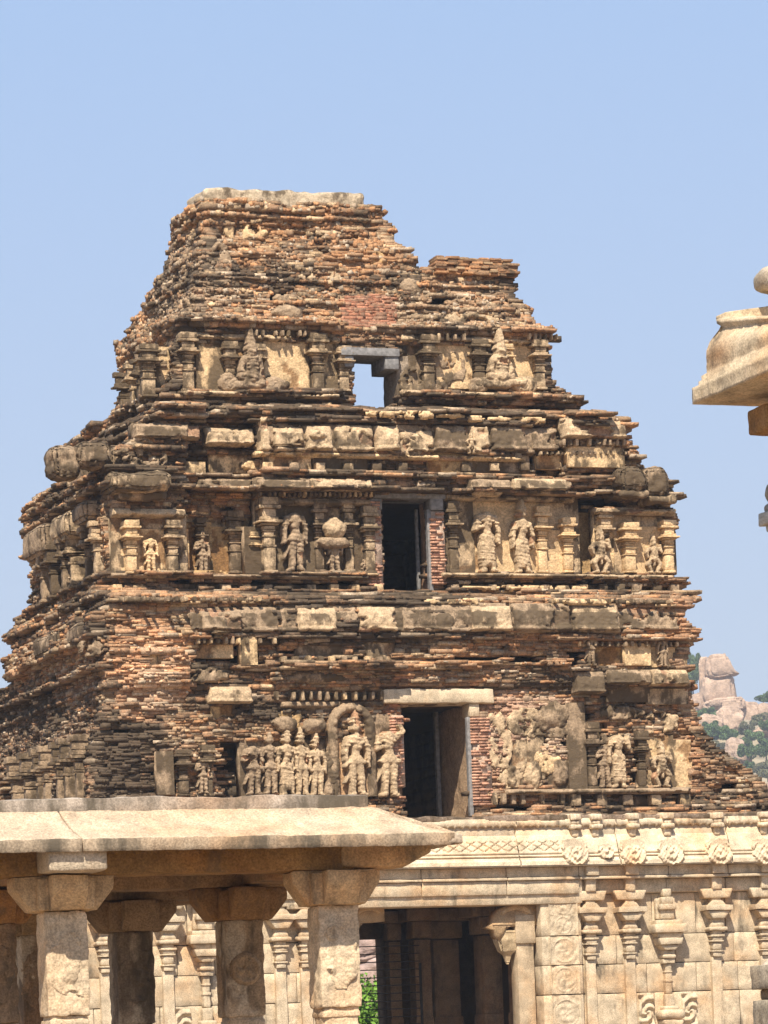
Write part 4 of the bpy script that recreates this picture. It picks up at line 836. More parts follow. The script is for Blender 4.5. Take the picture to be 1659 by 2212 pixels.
# round leafy medallions hanging over the eave and the ruffs above them
def medal(qx, big=True):
    x, z = TF.T(qx, 1838, -.56); x = float(x); zm = float(z); mb = MB(); rr = .345 if big else .2; dz = 0 if big else -.02
    def fn(A, B):
        r = np.hypot(A, B); an = np.arctan2(B, A); edge = rr*(1.02+.05*np.sin(an*11+qx)+.07*np.cos(an*4)*-1+.04*fbm(A*8+qx, B*8))
        h = .05+.020*np.sin(an*4*np.sign(A+1e-6)+r*38)*np.clip(r/rr*1.6, 0, 1)+.018*np.sin(A*60+qx)*np.sin(B*52)+.02*np.cos(r*40)+.05*np.exp(-(r/.07)**2)+.02*fbm(A*14+qx, B*14)
        base = np.interp((zm+B-ZK0)/HC, [0, .1, .45, .62, 1], [.56, .55, .36, .28, .3])-.40
        return np.where(r < edge, np.maximum(h+base, .05), -1)
    mb.relief(putF(x, -.40, zm), -rr*1.15, -rr*1.15, rr*1.15, rr*1.15, fn, .014, (.72, .58, .40, .34))
    mb.build('medallion', M_GRANITE, tower, smooth=True)
def ruff(qx):
    x, z = TF.T(qx, 1785, -.45); x = float(x); mb = MB(); zt = ZK1+.10; zo = ZK0+HC*.60
    for (za, zz, hw, pr) in [(zo, zo+.20, .09, .34), (zo+.19, zo+.30, .16, .44), (zo+.30, zo+.40, .11, .40), (zo+.40, zt, .15, .44)]:
        def fl(w_, n): return np.concatenate([np.array((.72, .58, .40))*(1+.15*np.sin(w_[:, 0]*70))[:, None], np.full((len(w_), 1), .38)], 1)
        mb.rbox((x, -pr/2, (za+zz)/2), (hw, pr/2, (zz-za)/2), fl, r=.04, step=.035, amp=.03, fr=9, seed=qx)
    mb.build('ruff', M_GRANITE, tower, smooth=True)
for q, b in [(1246, 1), (1371, 1), (1452, 1), (1556, 1), (1655, 1), (1313, 0)]: medal(q, b); 
for q in (1246, 1291, 1371, 1446, 1554, 1655): ruff(q)
def stonepil(qx, kind='plain', dq=0):
    """engaged pillar with lotus capital; heights read at the right-hand wall"""
    x = float(TF.T(qx, 2000, 0)[0]); col = SB2; mb = MB(); sd = qx
    def bx(qa, qb, hw, pr, r=.02, warp=None, d=.4, c=None):
        za, zt = zb_(qb), zb_(qa)
        mb.rbox((x, .10-pr/2, (za+zt)/2), (hw, .10+pr/2, (zt-za)/2-.001), tuple(c or col)+(d+random.uniform(-.05, .05),), r=r, step=.045, amp=.014, fr=8, warp=warp, seed=sd+qa)
    def flare(top, bot):
        def w_(p, h):
            t = (p[..., 2]/h[2]+1)/2; s = bot+(top-bot)*t; q = p.copy(); q[..., 0] = p[..., 0]*s; q[..., 1] = p[..., 1]*1.0-(1-s)*-.0; return q
        return w_
    if kind == 'plain':
        bx(1868, 1892, .17, .44); bx(1892, 1926, .13, .30)
        bx(1924, 1945, .44, .26, .03, flare(1.0, .8), .5); bx(1944, 1956, .12, .22)
        bx(1950, 1962, .24, .30, .02, flare(.55, 1.0)); bx(1960, 1972, .37, .40, .02); bx(1972, 1990, .31, .34, .03, flare(1.0, .55)); bx(1989, 1998, .13, .2)
        bx(1996, 2008, .20, .26, .05, flare(.7, 1)); bx(2007, 2016, .25, .30, .04); bx(2016, 2024, .13, .2); bx(2024, 2029, .19, .24); bx(2029, 2036, .14, .2); bx(2036, 2040, .17, .22)
        bx(2040, 2058, .13, .18, .05, flare(1, 1)); bx(2058, 2062, .16, .2); bx(2062, 2072, .12, .17)
        mb.rbox((x, 0.03, zb_(2072)/2), (.135, .13, zb_(2072)/2), tuple(col)+(.4,), r=.015, step=.1, amp=.012, fr=5, cn=.1)
    else:
        bx(1922, 1940, .12, .26, .05); bx(1940, 1955, .16, .26); bx(1955, 1968, .22, .30); bx(1965, 1988, .18, .22); bx(1942, 1988, .26, .12)
        bx(1990, 2000, .36, .34); bx(1999, 2018, .43, .44, .02, None, .34); bx(2018, 2030, .30, .34, .02, flare(1.2, .9)); bx(2029, 2044, .33, .40, .02, flare(1.0, .85)); bx(2044, 2056, .27, .34, .04, flare(1, .5)); bx(2056, 2066, .13, .22)
        bx(2064, 2074, .18, .28, .05); bx(2074, 2084, .16, .22); bx(2084, 2150, .085, .16, .03); bx(2100, 2104, .10, .18); bx(2118, 2124, .10, .18); bx(2150, 2178, .12, .18); bx(2176, 2186, .20, .26, .05)
        bx(2184, 2206, .33, .42, .12, None, .4); bx(2206, 2240, .30, .40, .08, flare(1, .5))
        for sg in (-1, 1):
            W, H = .42, .85
            def fn(A, B): r = np.hypot(A, B-H*.5); an = np.arctan2(B-H*.5, A); return np.where((np.abs(A) < W/2) & (r < .5), .06+.04*np.sin(r*30+an*3)+.03*fbm(A*12, B*12), -1)
            mb.relief(putF(x+sg*.58, .0, zb_(2225)), -W/2, 0, W/2, H, fn, .02, tuple(col)+(.42,))
    return mb.build('stone_pilaster', M_GRANITE, tower)
for q in (1270, 1355, 1542, 1648, 15, 222, 357, 600, 655, 1735): stonepil(q)
for q in (1435, 437, 110): stonepil(q, 'niche')
# the dark passage behind the entrance
mb = MB(); YD = 6.5
xo0, xo1 = float(TF.T(735, 2100, YD)[0]), float(TF.T(836, 2100, YD)[0]); zo = float(TF.T(800, 2027, YD)[1]); XR = XE1+3.4; XL = XE0-7
DKS = (.20, .14, .09, .5)
mb.box(xo1, XR, YD, YD+.8, 0, ZA, DKS); mb.box(XL, xo0, YD, YD+.8, 0, ZA, DKS); mb.box(xo0, xo1, YD, YD+.8, zo, ZA, DKS); mb.box(XR, XR+.5, 2.4, YD+.8, 0, ZA, DKS); mb.box(XL-.5, XL, 2.4, YD+.8, 0, ZA, DKS)
mb.box(XL-.5, XR+.5, 2.4, YD+.8, ZA+.001, ZA+.5, DKS); mb.build('passage_wall', M_GRANITE, tower)
mb = MB(); mb.box(XW0, XW1, 2.61, 8.2, ZA+.51, ZK1, DKS); mb.build('base_platform', M_GRANITE, tower)
for (qx, y, hw) in [(850, 5.4, .16), (908, 4.6, .22), (955, 5.2, .35), (1060, 3.0, .32), (1122, 1.8, .22)]:
    x = float(TF.T(qx, 2100, y)[0]); mb = MB(); c = (.30, .21, .13, .5); zt = ZA-.02
    mb.rbox((x, y, zt/2-.4), (hw, hw, zt/2-.4), c, r=.02, step=.2, amp=.012, fr=4); mb.rbox((x, y, zt-.55), (hw*1.25, hw*1.25, .22), c, r=.05, step=.12, amp=.02); mb.rbox((x, y, zt-.17), (hw*2.0, hw*1.6, .16), c, r=.06, step=.12, amp=.02)
    for zz in (1.6, 2.4, 3.3): mb.rbox((x, y, zz), (hw*1.12, hw*1.12, .16), c, r=.03, step=.2, amp=.02)
    mb.build('passage_pillar', M_GRANITE, tower)
# curled brackets under the entrance lintel
def curl(qx1, mirror, y0, y1, sc=1.0):
    pts = [(0, 0), (0, -34), (-30, -36), (-60, -36), (-70, -38), (-76, -42), (-80, -55), (-88, -66), (-96, -55), (-100, -42), (-118, -36), (-104, -28), (-98, -10), (-86, 2), (-66, 12), (-30, 15), (0, 15)]
    mb = MB(); xb_, z0 = TF.T(qx1, 1965, y0); P = [(float(xb_)+a/90.*sc, float(z0)+b/90.*sc) for a, b in pts]
    mb.prism(P, y0, y1, (.52, .36, .20, .42))
    mb.rbox((float(xb_)-.52*sc, y0+.02, float(z0)-.02), (.40*sc, .06, .07), (.56, .40, .23, .4), r=.05, step=.05, amp=.02, warp=lambda p, h: np.stack([p[..., 0], p[..., 1], p[..., 2]-((p[..., 0]/h[0])**2)*.14+.08], -1))
    for k in range(5): mb.rbox((float(xb_)-.9*sc, (y0+y1)/2, float(z0)-.34*sc-k*.045), (.26*sc-.045*k, (y1-y0)/2+.03-.02*k, .018), (.54, .38, .22, .4), r=.015, step=.06, amp=.008)
    mb.build('curled_bracket', M_GRANITE, tower)
curl(1158, 0, .05, .45); curl(830, 0, .25, .6, .75)
mb = MB(); x, z = TF.T(1103, 2045, .0); x = float(x); z = float(z)
def budw(p, h):
    t = (1-p[..., 2]/h[2])/2; s = np.interp(t, [0, .12, .3, .62, .72, 1], [1.0, .86, .92, .6, .3, .1]); q = p.copy(); an = np.arctan2(p[..., 1], p[..., 0]); q[..., 0] = p[..., 0]*s*(1+.06*np.sin(an*14)); q[..., 1] = p[..., 1]*s; return q
mb.rbox((x+.02, .30, z), (.33, .26, .42), (.56, .42, .25, .36), r=.1, step=.025, amp=.012, warp=budw)
mb.rbox((x+.42, .3, z-1.8), (.22, .22, 2.05), (.56, .43, .28, .42), r=.02, step=.12, amp=.015, cn=.2); mb.rbox((x+.42, .3, z+.42), (.26, .28, .35), (.56, .43, .28, .42), r=.03, step=.1, amp=.015)
mb.build('lotus_pendant', M_GRANITE, tower)
# barred gate across the passage
gx0, gx1 = float(TF.T(740, 2100, 3.6)[0]), float(TF.T(908, 2100, 3.6)[0]); gate = empty('barred_gate', (0, 91, 0), R(20)); tag(gate, 'thin iron gate of horizontal bars inside the dark entrance', 'gate')
q = 2044
while q < 2330:
    z = float(TF.T(830, q, 3.6)[1]); mb = MB(); mb.rbox(((gx0+gx1)/2, 3.6, z), ((gx1-gx0)/2, .012, .013), (.1, .1, .1, .5), r=.008, step=.4, amp=0); mb.build('bar', M_METAL, gate); q += 17
for xx in (gx0, gx1): 
    mb = MB(); mb.rbox((xx, 3.6, 2.4), (.03, .03, 2.4), (.1, .1, .1, .5), r=.01, step=.5, amp=0); mb.build('post', M_METAL, gate)

# ================================================================== PILLARED PAVILION IN FRONT
PF = Frame(0.0, 36.6, R(18)); pav = empty('stone_pavilion', (0, 36.6, 0), R(18))
tag(pav, 'low pillared granite pavilion with a sloping slab eave in front of the tower', 'pavilion')
GT = (.33, .20, .08); GM = (.64, .45, .25); GL = (.72, .56, .37); GP = (.58, .45, .31)  # GT beams, GM capitals: golden-brown stone, with shade under the roof darkened in
def PX(q, qy, y): return float(PF.T(q, qy, y)[0])
def PZ(q, qy, y): return float(PF.T(q, qy, y)[1])
def pbox(name, qx0, qy0, qx1, qy1, y0, y1, col, d=.45, r=.03, step=.06, amp=.015, fr=5, warp=None, cn=.2, parent=None, ext=0):
    qm = (qy0+qy1)/2; xa, xb = PX(qx0, qm, y0), PX(qx1, qm, y0); xm = (qx0+qx1)/2; za, zt = PZ(xm, qy1, y0), PZ(xm, qy0, y0)
    mb = MB(); mb.rbox(((xa+xb)/2, (y0+y1)/2, (za+zt)/2), ((xb-xa)/2, (y1-y0)/2, (zt-za)/2), tuple(col)+(d,) if not callable(col) else col, r=r, step=step, amp=amp, fr=fr, warp=warp, seed=qx0+qy0*.1, cn=cn)
    return mb.build(name, M_GRANITE, parent or pav)
YE0, YE1 = -.85, -.22; RUN = YE1-YE0
ze0 = PZ(500, 1835, YE0); ze0t = PZ(500, 1806, YE0); zr = PZ(500, 1739, YE1); TH = (ze0t-ze0)
XRC = PX(985, 1812, YE0); xj = PX(178, 1800, YE0); XLF = PX(-330, 1800, YE0)
def eave(xa, xb, hipR, sk=0.0, name='eave_slab'):
    H = np.array([(xb-xa)/2, RUN/2, TH/2]); mb = MB()
    def wp(p, h):
        q = p.copy(); t = (p[..., 1]/h[1]+1)/2
        q[..., 2] = p[..., 2]+t*(zr-ze0t)*.92+(-.03*np.sin(t*math.pi))
        s = (p[..., 0]/h[0]+1)/2
        x1 = h[0]-(RUN*t if hipR else t*sk); x0 = -h[0]+(-t*sk if not hipR or True else 0)*(1 if not hipR else 1)
        q[..., 0] = x0*(1-s)+x1*s; return q
    def cl(w_, n):
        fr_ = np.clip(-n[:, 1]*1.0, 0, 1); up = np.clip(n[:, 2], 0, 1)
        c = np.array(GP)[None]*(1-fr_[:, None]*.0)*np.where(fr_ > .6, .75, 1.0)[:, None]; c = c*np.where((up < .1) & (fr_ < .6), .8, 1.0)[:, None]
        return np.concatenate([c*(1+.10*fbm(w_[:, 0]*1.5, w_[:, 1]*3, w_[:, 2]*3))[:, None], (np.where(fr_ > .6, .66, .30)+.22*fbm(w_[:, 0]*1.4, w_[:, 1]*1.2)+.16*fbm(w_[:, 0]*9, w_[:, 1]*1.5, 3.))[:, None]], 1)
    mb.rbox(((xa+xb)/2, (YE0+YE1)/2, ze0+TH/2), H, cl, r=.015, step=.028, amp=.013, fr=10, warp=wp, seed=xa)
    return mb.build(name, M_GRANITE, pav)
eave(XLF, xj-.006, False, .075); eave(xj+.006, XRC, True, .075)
# eave along the right side, running back from the hip
mb = MB()
def wps(p, h):
    q = p.copy(); t = (-p[..., 0]/h[0]+1)/2; q[..., 2] = p[..., 2]+t*(zr-ze0t)*.92; s = (p[..., 1]/h[1]+1)/2
    q[..., 1] = (-h[1]+RUN*t)*(1-s)+h[1]*s; return q
mb.rbox((XRC-RUN/2+.02, YE0+3.5+.02, ze0+TH/2+.005), (RUN/2, 3.5, TH/2), GP+(.42,), r=.03, step=.06, amp=.014, warp=wps); mb.build('eave_slab', M_GRANITE, pav)
mb = MB(); mb.rbox((XRC+.0, YE0+.10, ze0+TH*.55), (.08, .10, TH*.42), (.55, .48, .38, .5), r=.03, step=.03, amp=.02, fr=9); mb.build('corner_tip', M_GRANITE, pav)
zrt = PZ(500, 1728, YE1)
mb = MB(); mb.rbox(((XLF+XRC-RUN-.02)/2, YE1+3.4, zr-.02+(zrt-zr)/2), ((XRC-RUN-XLF)/2, 3.42, (zrt-zr)/2+.06), (.46, .38, .30, .62), r=.03, step=.06, amp=.035, fr=4, cn=.5); mb.build('roof_slab', M_GRANITE, pav)
# beams
zc = PZ(500, 1884, -.22)       # underside of the front beam = top of the front capitals
BW = .22
xA, xD, xEnd = PX(132, 1980, 0), PX(717, 1940, 0), PX(922, 1850, -.1)
def beam(name, x0, x1, y0, y1, z0, z1, col, d=.45, **k):
    mb = MB(); mb.rbox(((x0+x1)/2, (y0+y1)/2, (z0+z1)/2), (abs(x1-x0)/2, abs(y1-y0)/2, abs(z1-z0)/2), tuple(col)+(d,), r=k.get('r', .03), step=.07, amp=.018, fr=4, seed=x0*3+y0, cn=.25, warp=k.get('warp'))
    return mb.build(name, M_GRANITE, pav)
ztb = ze0+.16
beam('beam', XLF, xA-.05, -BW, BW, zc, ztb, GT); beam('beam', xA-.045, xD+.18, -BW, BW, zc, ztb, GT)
def taperR(p, h):
    q = p.copy(); t = np.clip((p[..., 0]/h[0]-.45)/.55, 0, 1); q[..., 2] = np.where(p[..., 2] < 0, p[..., 2]*(1-t*.9), p[..., 2]); return q
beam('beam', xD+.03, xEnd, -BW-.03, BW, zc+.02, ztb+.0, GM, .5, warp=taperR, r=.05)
b = beam('beam_end', PX(106, 1870, -.78), PX(235, 1870, -.78), -.78, -.2, zc+.005, zc+.27, (.60, .49, .35), .42, r=.04); b['label'] = 'pale squared beam end over the leftmost front pillar'
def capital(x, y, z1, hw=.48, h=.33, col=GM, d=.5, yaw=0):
    mb = MB()
    def wp(ax):
        def f(p, hh):
            q = p.copy(); t = (1-p[..., 2]/hh[2])/2; s = 1-.42*np.clip(t-.35, 0, 1)*1.3; q[..., ax] = p[..., ax]*s; return q
        return f
    mb.rbox((x, y, z1-h/2), (hw, .17, h/2), tuple(col)+(d,), r=.015, step=.045, amp=.022, fr=3, warp=wp(0), seed=x+y, cn=.3)
    mb.rbox((x, y, z1-h/2-.002), (.17, hw, h/2-.004), tuple(col)+(d,), r=.015, step=.045, amp=.022, fr=3, warp=wp(1), seed=x+y+5, cn=.3)
    mb.rbox((x, y, z1-h*.5-.01), (.27, .27, h*.46), tuple(np.array(col)*1.1)+(d,), r=.02, step=.045, amp=.02, fr=5, seed=x-y, cn=.3)
    return mb.build('capital', M_GRANITE, None)
def pillar(x, y, ztop, hw=.20, col=GL, d=.4, label=None, capc=GM, caphw=.48, sd=0):
    e = bpy.data.objects.new('pillar', None); COL.objects.link(e); e.parent = pav
    if label: e['label'] = label
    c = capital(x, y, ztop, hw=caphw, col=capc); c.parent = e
    mb = MB(); z1 = ztop-.33
    segs = [(z1, z1-.98, 1.0), (z1-.97, z1-1.35, .86), (z1-1.34, z1-2.2, 1.0), (z1-2.2, z1-2.6, .86), (z1-2.6, 0, 1.02)]
    for k, (a, b_, s) in enumerate(segs):
        if a <= b_: continue
        def blk(w_, n, s=s):
          pt_ = np.clip((fbm(w_[:, 0]*4+sd, w_[:, 1]*4, w_[:, 2]*2.2)-.02)*6, 0, 1)*(.75 if sd >= 3 else .25)
          return np.concatenate([(np.array(col)*(1-pt_[:, None])+np.array((.62, .52, .38))*pt_[:, None])*(1+.14*fbm(w_[:, 0]*3+sd, w_[:, 1]*3, w_[:, 2]*2))[:, None], (d+.3*fbm(w_[:, 0]*1.5+sd, w_[:, 1]*1.5, w_[:, 2]*1.0)-pt_*.25)[:, None]], 1)
        mb.rbox((x, y, (a+b_)/2), (hw*s, hw*s, abs(a-b_)/2), blk, r=.014, step=.02 if k < 3 else .1, amp=.020, fr=11, seed=k+sd)
        if s < 1:
            for zz in np.arange(b_+.05, a, .13): mb.rbox((x, y, zz), (hw*.95, hw*.95, .03), blk, r=.02, step=.05, amp=.02, fr=8, seed=k)
    # worn carvings on the front and left faces of the upper block
    for (ctr, R0) in ((z1-.5, .13),):
        def fn(A, B):
            if sd != 3: return np.where(np.hypot(A/.17, B/.28)+.5*fbm(A*7+sd, B*7) < 1, .006+.06*np.maximum(0, fbm(A*8+sd, B*8, sd)), -1)
            r = np.hypot(A*1.0, B); an = np.arctan2(B, A); return np.where(r < .17, .012+.022*np.exp(-((r-.13)/.022)**2)+.022*np.maximum(0, np.sin(an*3+sd+r*12))*(r < .10)+.010*fbm(A*14+sd, B*14), -1)
        mb.relief(putF(x, y-hw+.002, ctr), -.17, -.3, .17, .3, fn, .012, tuple(col)+(d,), eps=-.01)
    mb.build('shaft', M_GRANITE, e); return e
pillar(xA, 0, zc, label='sunlit leftmost front pillar of the pavilion', sd=1)
pillar(xD, 0, zc, label='sunlit right-hand front pillar at the entrance side', sd=2, caphw=.44)
YC = 2.6; xC = PX(515, 1980, YC); YB2 = 4.6; xB = PX(282, 2040, YB2)  # rear pillars and beams: roof shade darkened into the stone colour, lichen apart
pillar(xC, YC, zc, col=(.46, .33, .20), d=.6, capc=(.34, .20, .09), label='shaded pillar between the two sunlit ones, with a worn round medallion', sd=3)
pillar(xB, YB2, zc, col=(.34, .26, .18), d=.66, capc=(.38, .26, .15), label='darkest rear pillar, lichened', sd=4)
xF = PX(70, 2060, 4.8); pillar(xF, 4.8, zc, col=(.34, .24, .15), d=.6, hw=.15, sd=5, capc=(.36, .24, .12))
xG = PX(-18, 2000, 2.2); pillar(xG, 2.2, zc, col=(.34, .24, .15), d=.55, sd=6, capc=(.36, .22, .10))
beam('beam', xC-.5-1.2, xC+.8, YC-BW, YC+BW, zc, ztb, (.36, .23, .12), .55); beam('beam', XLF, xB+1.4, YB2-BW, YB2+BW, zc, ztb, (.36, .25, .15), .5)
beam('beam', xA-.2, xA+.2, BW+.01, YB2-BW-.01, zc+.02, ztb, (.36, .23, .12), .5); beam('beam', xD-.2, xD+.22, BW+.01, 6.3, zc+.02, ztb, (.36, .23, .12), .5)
# broken rough pillar stump left behind the pavilion
mb = MB(); st = empty('broken_pillar', (PF.o[0], PF.o[1], 0), R(18)); xs0, xs1 = PX(2, 2170, 7.0), PX(66, 2170, 7.0); zs = PZ(35, 2131, 7.0)
mb.rbox(((xs0+xs1)/2, 7.2, zs*.72), ((xs1-xs0)/2-.04, .25, zs*.28), GL+(.36,), r=.03, step=.04, amp=.05, fr=6); mb.rbox(((xs0+xs1)/2, 7.2, zs*.22), ((xs1-xs0)/2, .3, zs*.22), GL+(.36,), r=.03, step=.08, amp=.04, fr=5)
o = mb.build('shaft', M_GRANITE, st); tag(st, 'rough pale broken pillar at the lower left edge behind the pavilion', 'pillar')

# ================================================================== CORNER OF A SECOND PAVILION AT THE RIGHT EDGE
RF = Frame(0.0, 36.0, R(20)); rp = empty('corner_pavilion', (0, 36, 0), R(20))
tag(rp, 'tall stone pavilion corner with a heavy curved eave cutting in at the right edge', 'pavilion')
xc = float(RF.T(1495, 860, 0)[0]); yc = 0.0; zl = float(RF.T(1495, 876, 0)[1]); M = .00438
prof = [(.95, 0.0), (.10, -.0), (0, .01), (0, .17), (.05, .19), (.05, .225), (.075, .235), (.075, .275), (.12, .30), (.115, .42), (.12, .52), (.145, .60), (.21, .70), (.235, .76), (.20, .80), (.20, .84), (.27, .87), (1.0, .88)]
pt = []
for i in range(len(prof)-1):
    a, b = np.array(prof[i]), np.array(prof[i+1]); n = max(1, int(np.hypot(*(b-a))/.03))
    for k in range(n): pt.append(a+(b-a)*k/n)
pt.append(np.array(prof[-1])); pt = np.array(pt)
tpar = np.concatenate([-np.arange(3.2, 0, -.04), [0], np.arange(.04, 4.5, .04)])
T_, O_ = np.meshgrid(tpar, np.arange(len(pt)), indexing='ij'); oo = pt[O_][..., 0]; zz = pt[O_][..., 1]
X = np.where(T_ < 0, xc+np.maximum(-T_, oo), xc+oo); Y = np.where(T_ <= 0, yc-oo, yc-np.maximum(T_, oo)); Z = zl+zz
Z = Z-.19*np.clip(T_, 0, 3)*np.clip((zz-.3)/.58, 0, 1)
nz = .02*fbm(X*9, Y*9, Z*9)+.018*fbm(X*2, Y*2, Z*2); X = X+nz*np.where(T_ > 0, -1, 0)*(oo < .9); Y = Y+nz*np.where(T_ <= 0, 1, 0)
idx = np.arange(X.size).reshape(X.shape); qd = np.stack([idx[:-1, :-1], idx[1:, :-1], idx[1:, 1:], idx[:-1, 1:]], -1).reshape(-1, 4)
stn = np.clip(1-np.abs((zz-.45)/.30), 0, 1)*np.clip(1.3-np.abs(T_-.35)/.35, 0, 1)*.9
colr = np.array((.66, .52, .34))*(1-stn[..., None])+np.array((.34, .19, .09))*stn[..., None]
mb = MB(); mb.add(np.stack([X, Y, Z], -1).reshape(-1, 3), qd, np.concatenate([colr, (.42+.25*fbm(X*3, Y*3, Z*3))[..., None]], -1).reshape(-1, 4))
mb.box(xc+.30, xc+3.2, yc-4.4, yc-.30, zl+.02, zl+.40, GL+(.5,)); mb.build('eave', M_GRANITE, rp, smooth=False)
def rbx(name, qx0, qy0, qx1, qy1, y0, y1, col, d=.45, r=.04, amp=.02, warp=None):
    qm = (qy0+qy1)/2; xa, xb = float(RF.T(qx0, qm, y1)[0]), float(RF.T(qx1, qm, y0)[0]); za, zt = float(RF.T(qx0, qy1, y0)[1]), float(RF.T(qx0, qy0, y0)[1])
    mb = MB(); mb.rbox(((xa+xb)/2, (y0+y1)/2, (za+zt)/2), ((xb-xa)/2, (y1-y0)/2, (zt-za)/2), tuple(col)+(d,), r=r, step=.035, amp=amp, fr=7, seed=qx0+qy0, cn=.3, warp=warp); return mb.build(name, M_GRANITE, rp, smooth=r > .1)
rbx('beam', 1612, 868, 1830, 925, -.9, -.45, (.40, .24, .10)); rbx('beam', 1660, 866, 1790, 892, -1.3, -.95, (.40, .24, .10)); rbx('roof_slab', 1620, 570, 1840, 620, -.9, -.5, (.50, .44, .34), .6, .09, .04)

def wd(p, h): q = p.copy(); t = (p[..., 2]/h[2]+1)/2; q[..., 0] = p[..., 0]*(1.0-.25*t**3); return q
rbx('hanging_bracket', 1642, 1012, 1800, 1072, -.9, -.3, (.46, .39, .28), .55, .12, .03, wd); rbx('hanging_bracket', 1648, 1072, 1800, 1090, -.85, -.35, (.4, .36, .3), .6); rbx('hanging_bracket', 1637, 1088, 1800, 1116, -.9, -.3, (.50, .46, .38), .5, .02); rbx('hanging_bracket', 1652, 1114, 1800, 1134, -.85, -.35, (.50, .46, .38), .5, .02)
zt = zl; xp = float(RF.T(1775, 1500, -.6)[0]); mb = MB(); mb.rbox((xp, -.6, zt/2), (.26, .26, zt/2), GL+(.45,), r=.03, step=.15, amp=.02); mb.build('shaft', M_GRANITE, rp)
rbx('capital', 1620, 2082, 1800, 2136, -1.0, -.4, (.44, .37, .27), .52, .02, .02, lambda p, h: np.stack([p[..., 0], p[..., 1], p[..., 2]], -1)); rbx('capital', 1640, 2134, 1800, 2160, -.95, -.45, (.40, .30, .18), .5)
rbx('capital', 1626, 2158, 1800, 2240, -1.0, -.4, (.44, .37, .27), .52, .02); rbx('capital', 1640, 2062, 1800, 2084, -.95, -.45, (.66, .56, .42), .35, .02, .02, lambda p, h: np.stack([p[..., 0]+(p[..., 2]/h[2]+1)*.06, p[..., 1], p[..., 2]], -1))

# ================================================================== GROUND, HILL, BOULDERS, TREES
mb = MB(); g = np.linspace(-1, 1, 61); G = np.sign(g)*np.abs(g)**2.2*3000; A, B = np.meshgrid(G, G+0, indexing='ij'); Zg = .04*fbm(A*.3, B*.3)*(np.hypot(A, B) < 300)
idx = np.arange(A.size).reshape(A.shape); mb.add(np.stack([A, B, Zg-.02], -1).reshape(-1, 3), np.stack([idx[:-1, :-1], idx[1:, :-1], idx[1:, 1:], idx[:-1, 1:]], -1).reshape(-1, 4), (.2, .15, .1, .5))
tag(mb.build('ground', M_SOIL), kind='structure')
HD = 600.
def hillz(X, Y): return EYE+np.minimum(.30*(Y-HD), .30*(868-HD)-.25*(Y-868))-.004*(X-72)**2*(1+(X < 72)*2)*(Y/900)+4*fbm(X*.03, Y*.03)
def hillpt(qx, qy, lift=0.0):
    px = qx*KQ-384; up = HZ-qy*KQ; a = (px*CR+up*SR)/F; b = (-px*SR+up*CR)/F
    Y = np.linspace(500, 925, 700); d = hillz(a*Y, Y)-(EYE+b*Y); k = np.argmax(d > 0) if (d > 0).any() else 670
    y = Y[k]; return a*y, y, EYE+b*y
A, B = np.meshgrid(np.linspace(-60, 420, 97), np.linspace(480, 1400, 120), indexing='ij'); Zh = np.maximum(hillz(A, B), -2)
idx = np.arange(A.size).reshape(A.shape); mb = MB(); mb.add(np.stack([A, B, Zh], -1).reshape(-1, 3), np.stack([idx[:-1, :-1], idx[1:, :-1], idx[1:, 1:], idx[:-1, 1:]], -1).reshape(-1, 4), (.2, .2, .1, .5))
tag(mb.build('rocky_hill', M_HILL, smooth=True), kind='structure')
def sphere(n=48):
    th = np.linspace(0, math.pi, n); ph = np.linspace(0, 2*math.pi, 2*n+1); T1, P1 = np.meshgrid(th, ph, indexing='ij'); P = np.stack([np.sin(T1)*np.cos(P1), np.sin(T1)*np.sin(P1), np.cos(T1)], -1)
    idx = np.arange(T1.size).reshape(T1.shape); return P, np.stack([idx[:-1, :-1], idx[1:, :-1], idx[1:, 1:], idx[:-1, 1:]], -1).reshape(-1, 4)
PINK = (.60, .43, .31)
def boulder(X, Y, Z, rx, ry, rz, seed, label, warp=None, sq=.75, group='granite boulders on the hill', col=PINK, tilt=0.0):
    P, q = sphere(); d = np.sign(P)*np.abs(P)**sq; n = fbm(P[..., 0]*1.3+seed, P[..., 1]*1.3, P[..., 2]*1.3)-.5*np.exp(-(fbm(P[..., 0]*1.1+seed*3, P[..., 1]*1.1, P[..., 2]*1.1)/.05)**2); n2 = fbm(P[..., 0]*3+seed, P[..., 1]*3, P[..., 2]*5)
    v = d*(1+.22*n[..., None]+.06*n2[..., None])*np.array((rx, ry, rz))
    if warp: v = warp(v, rx, rz)
    c, s_ = math.cos(tilt), math.sin(tilt); x = v[..., 0]*c-v[..., 2]*s_; z = v[..., 0]*s_+v[..., 2]*c; v[..., 0] = x; v[..., 2] = z
    mb = MB(); mb.add(v.reshape(-1, 3), q, tuple(np.array(col)*random.uniform(.9, 1.1))+(random.uniform(.38, .5),)); o = mb.build('boulder', M_ROCK, None, smooth=True); o.location = (X, Y, Z)
    return tag(o, label, 'boulder', group)
def hb(x0, y0, x1, y1, label, seed, tilt=0, warp=None, sq=.75, fwd=0):
    X, Y, Z = hillpt((x0+x1)/2, (y0+y1)/2); Y -= fwd; m = KQ/F*Y; s_ = (Y)/(Y+fwd); px = ((x0+x1)/2*KQ-384); up = HZ-(y0+y1)/2*KQ
    X = (px*CR+up*SR)/F*Y; Z = EYE+(-px*SR+up*CR)/F*Y
    boulder(X, Y, Z, (x1-x0)/2*m*1.05, (x1-x0)/2*m*.8, (y1-y0)/2*m*1.1, seed, label, warp, sq, tilt=tilt)
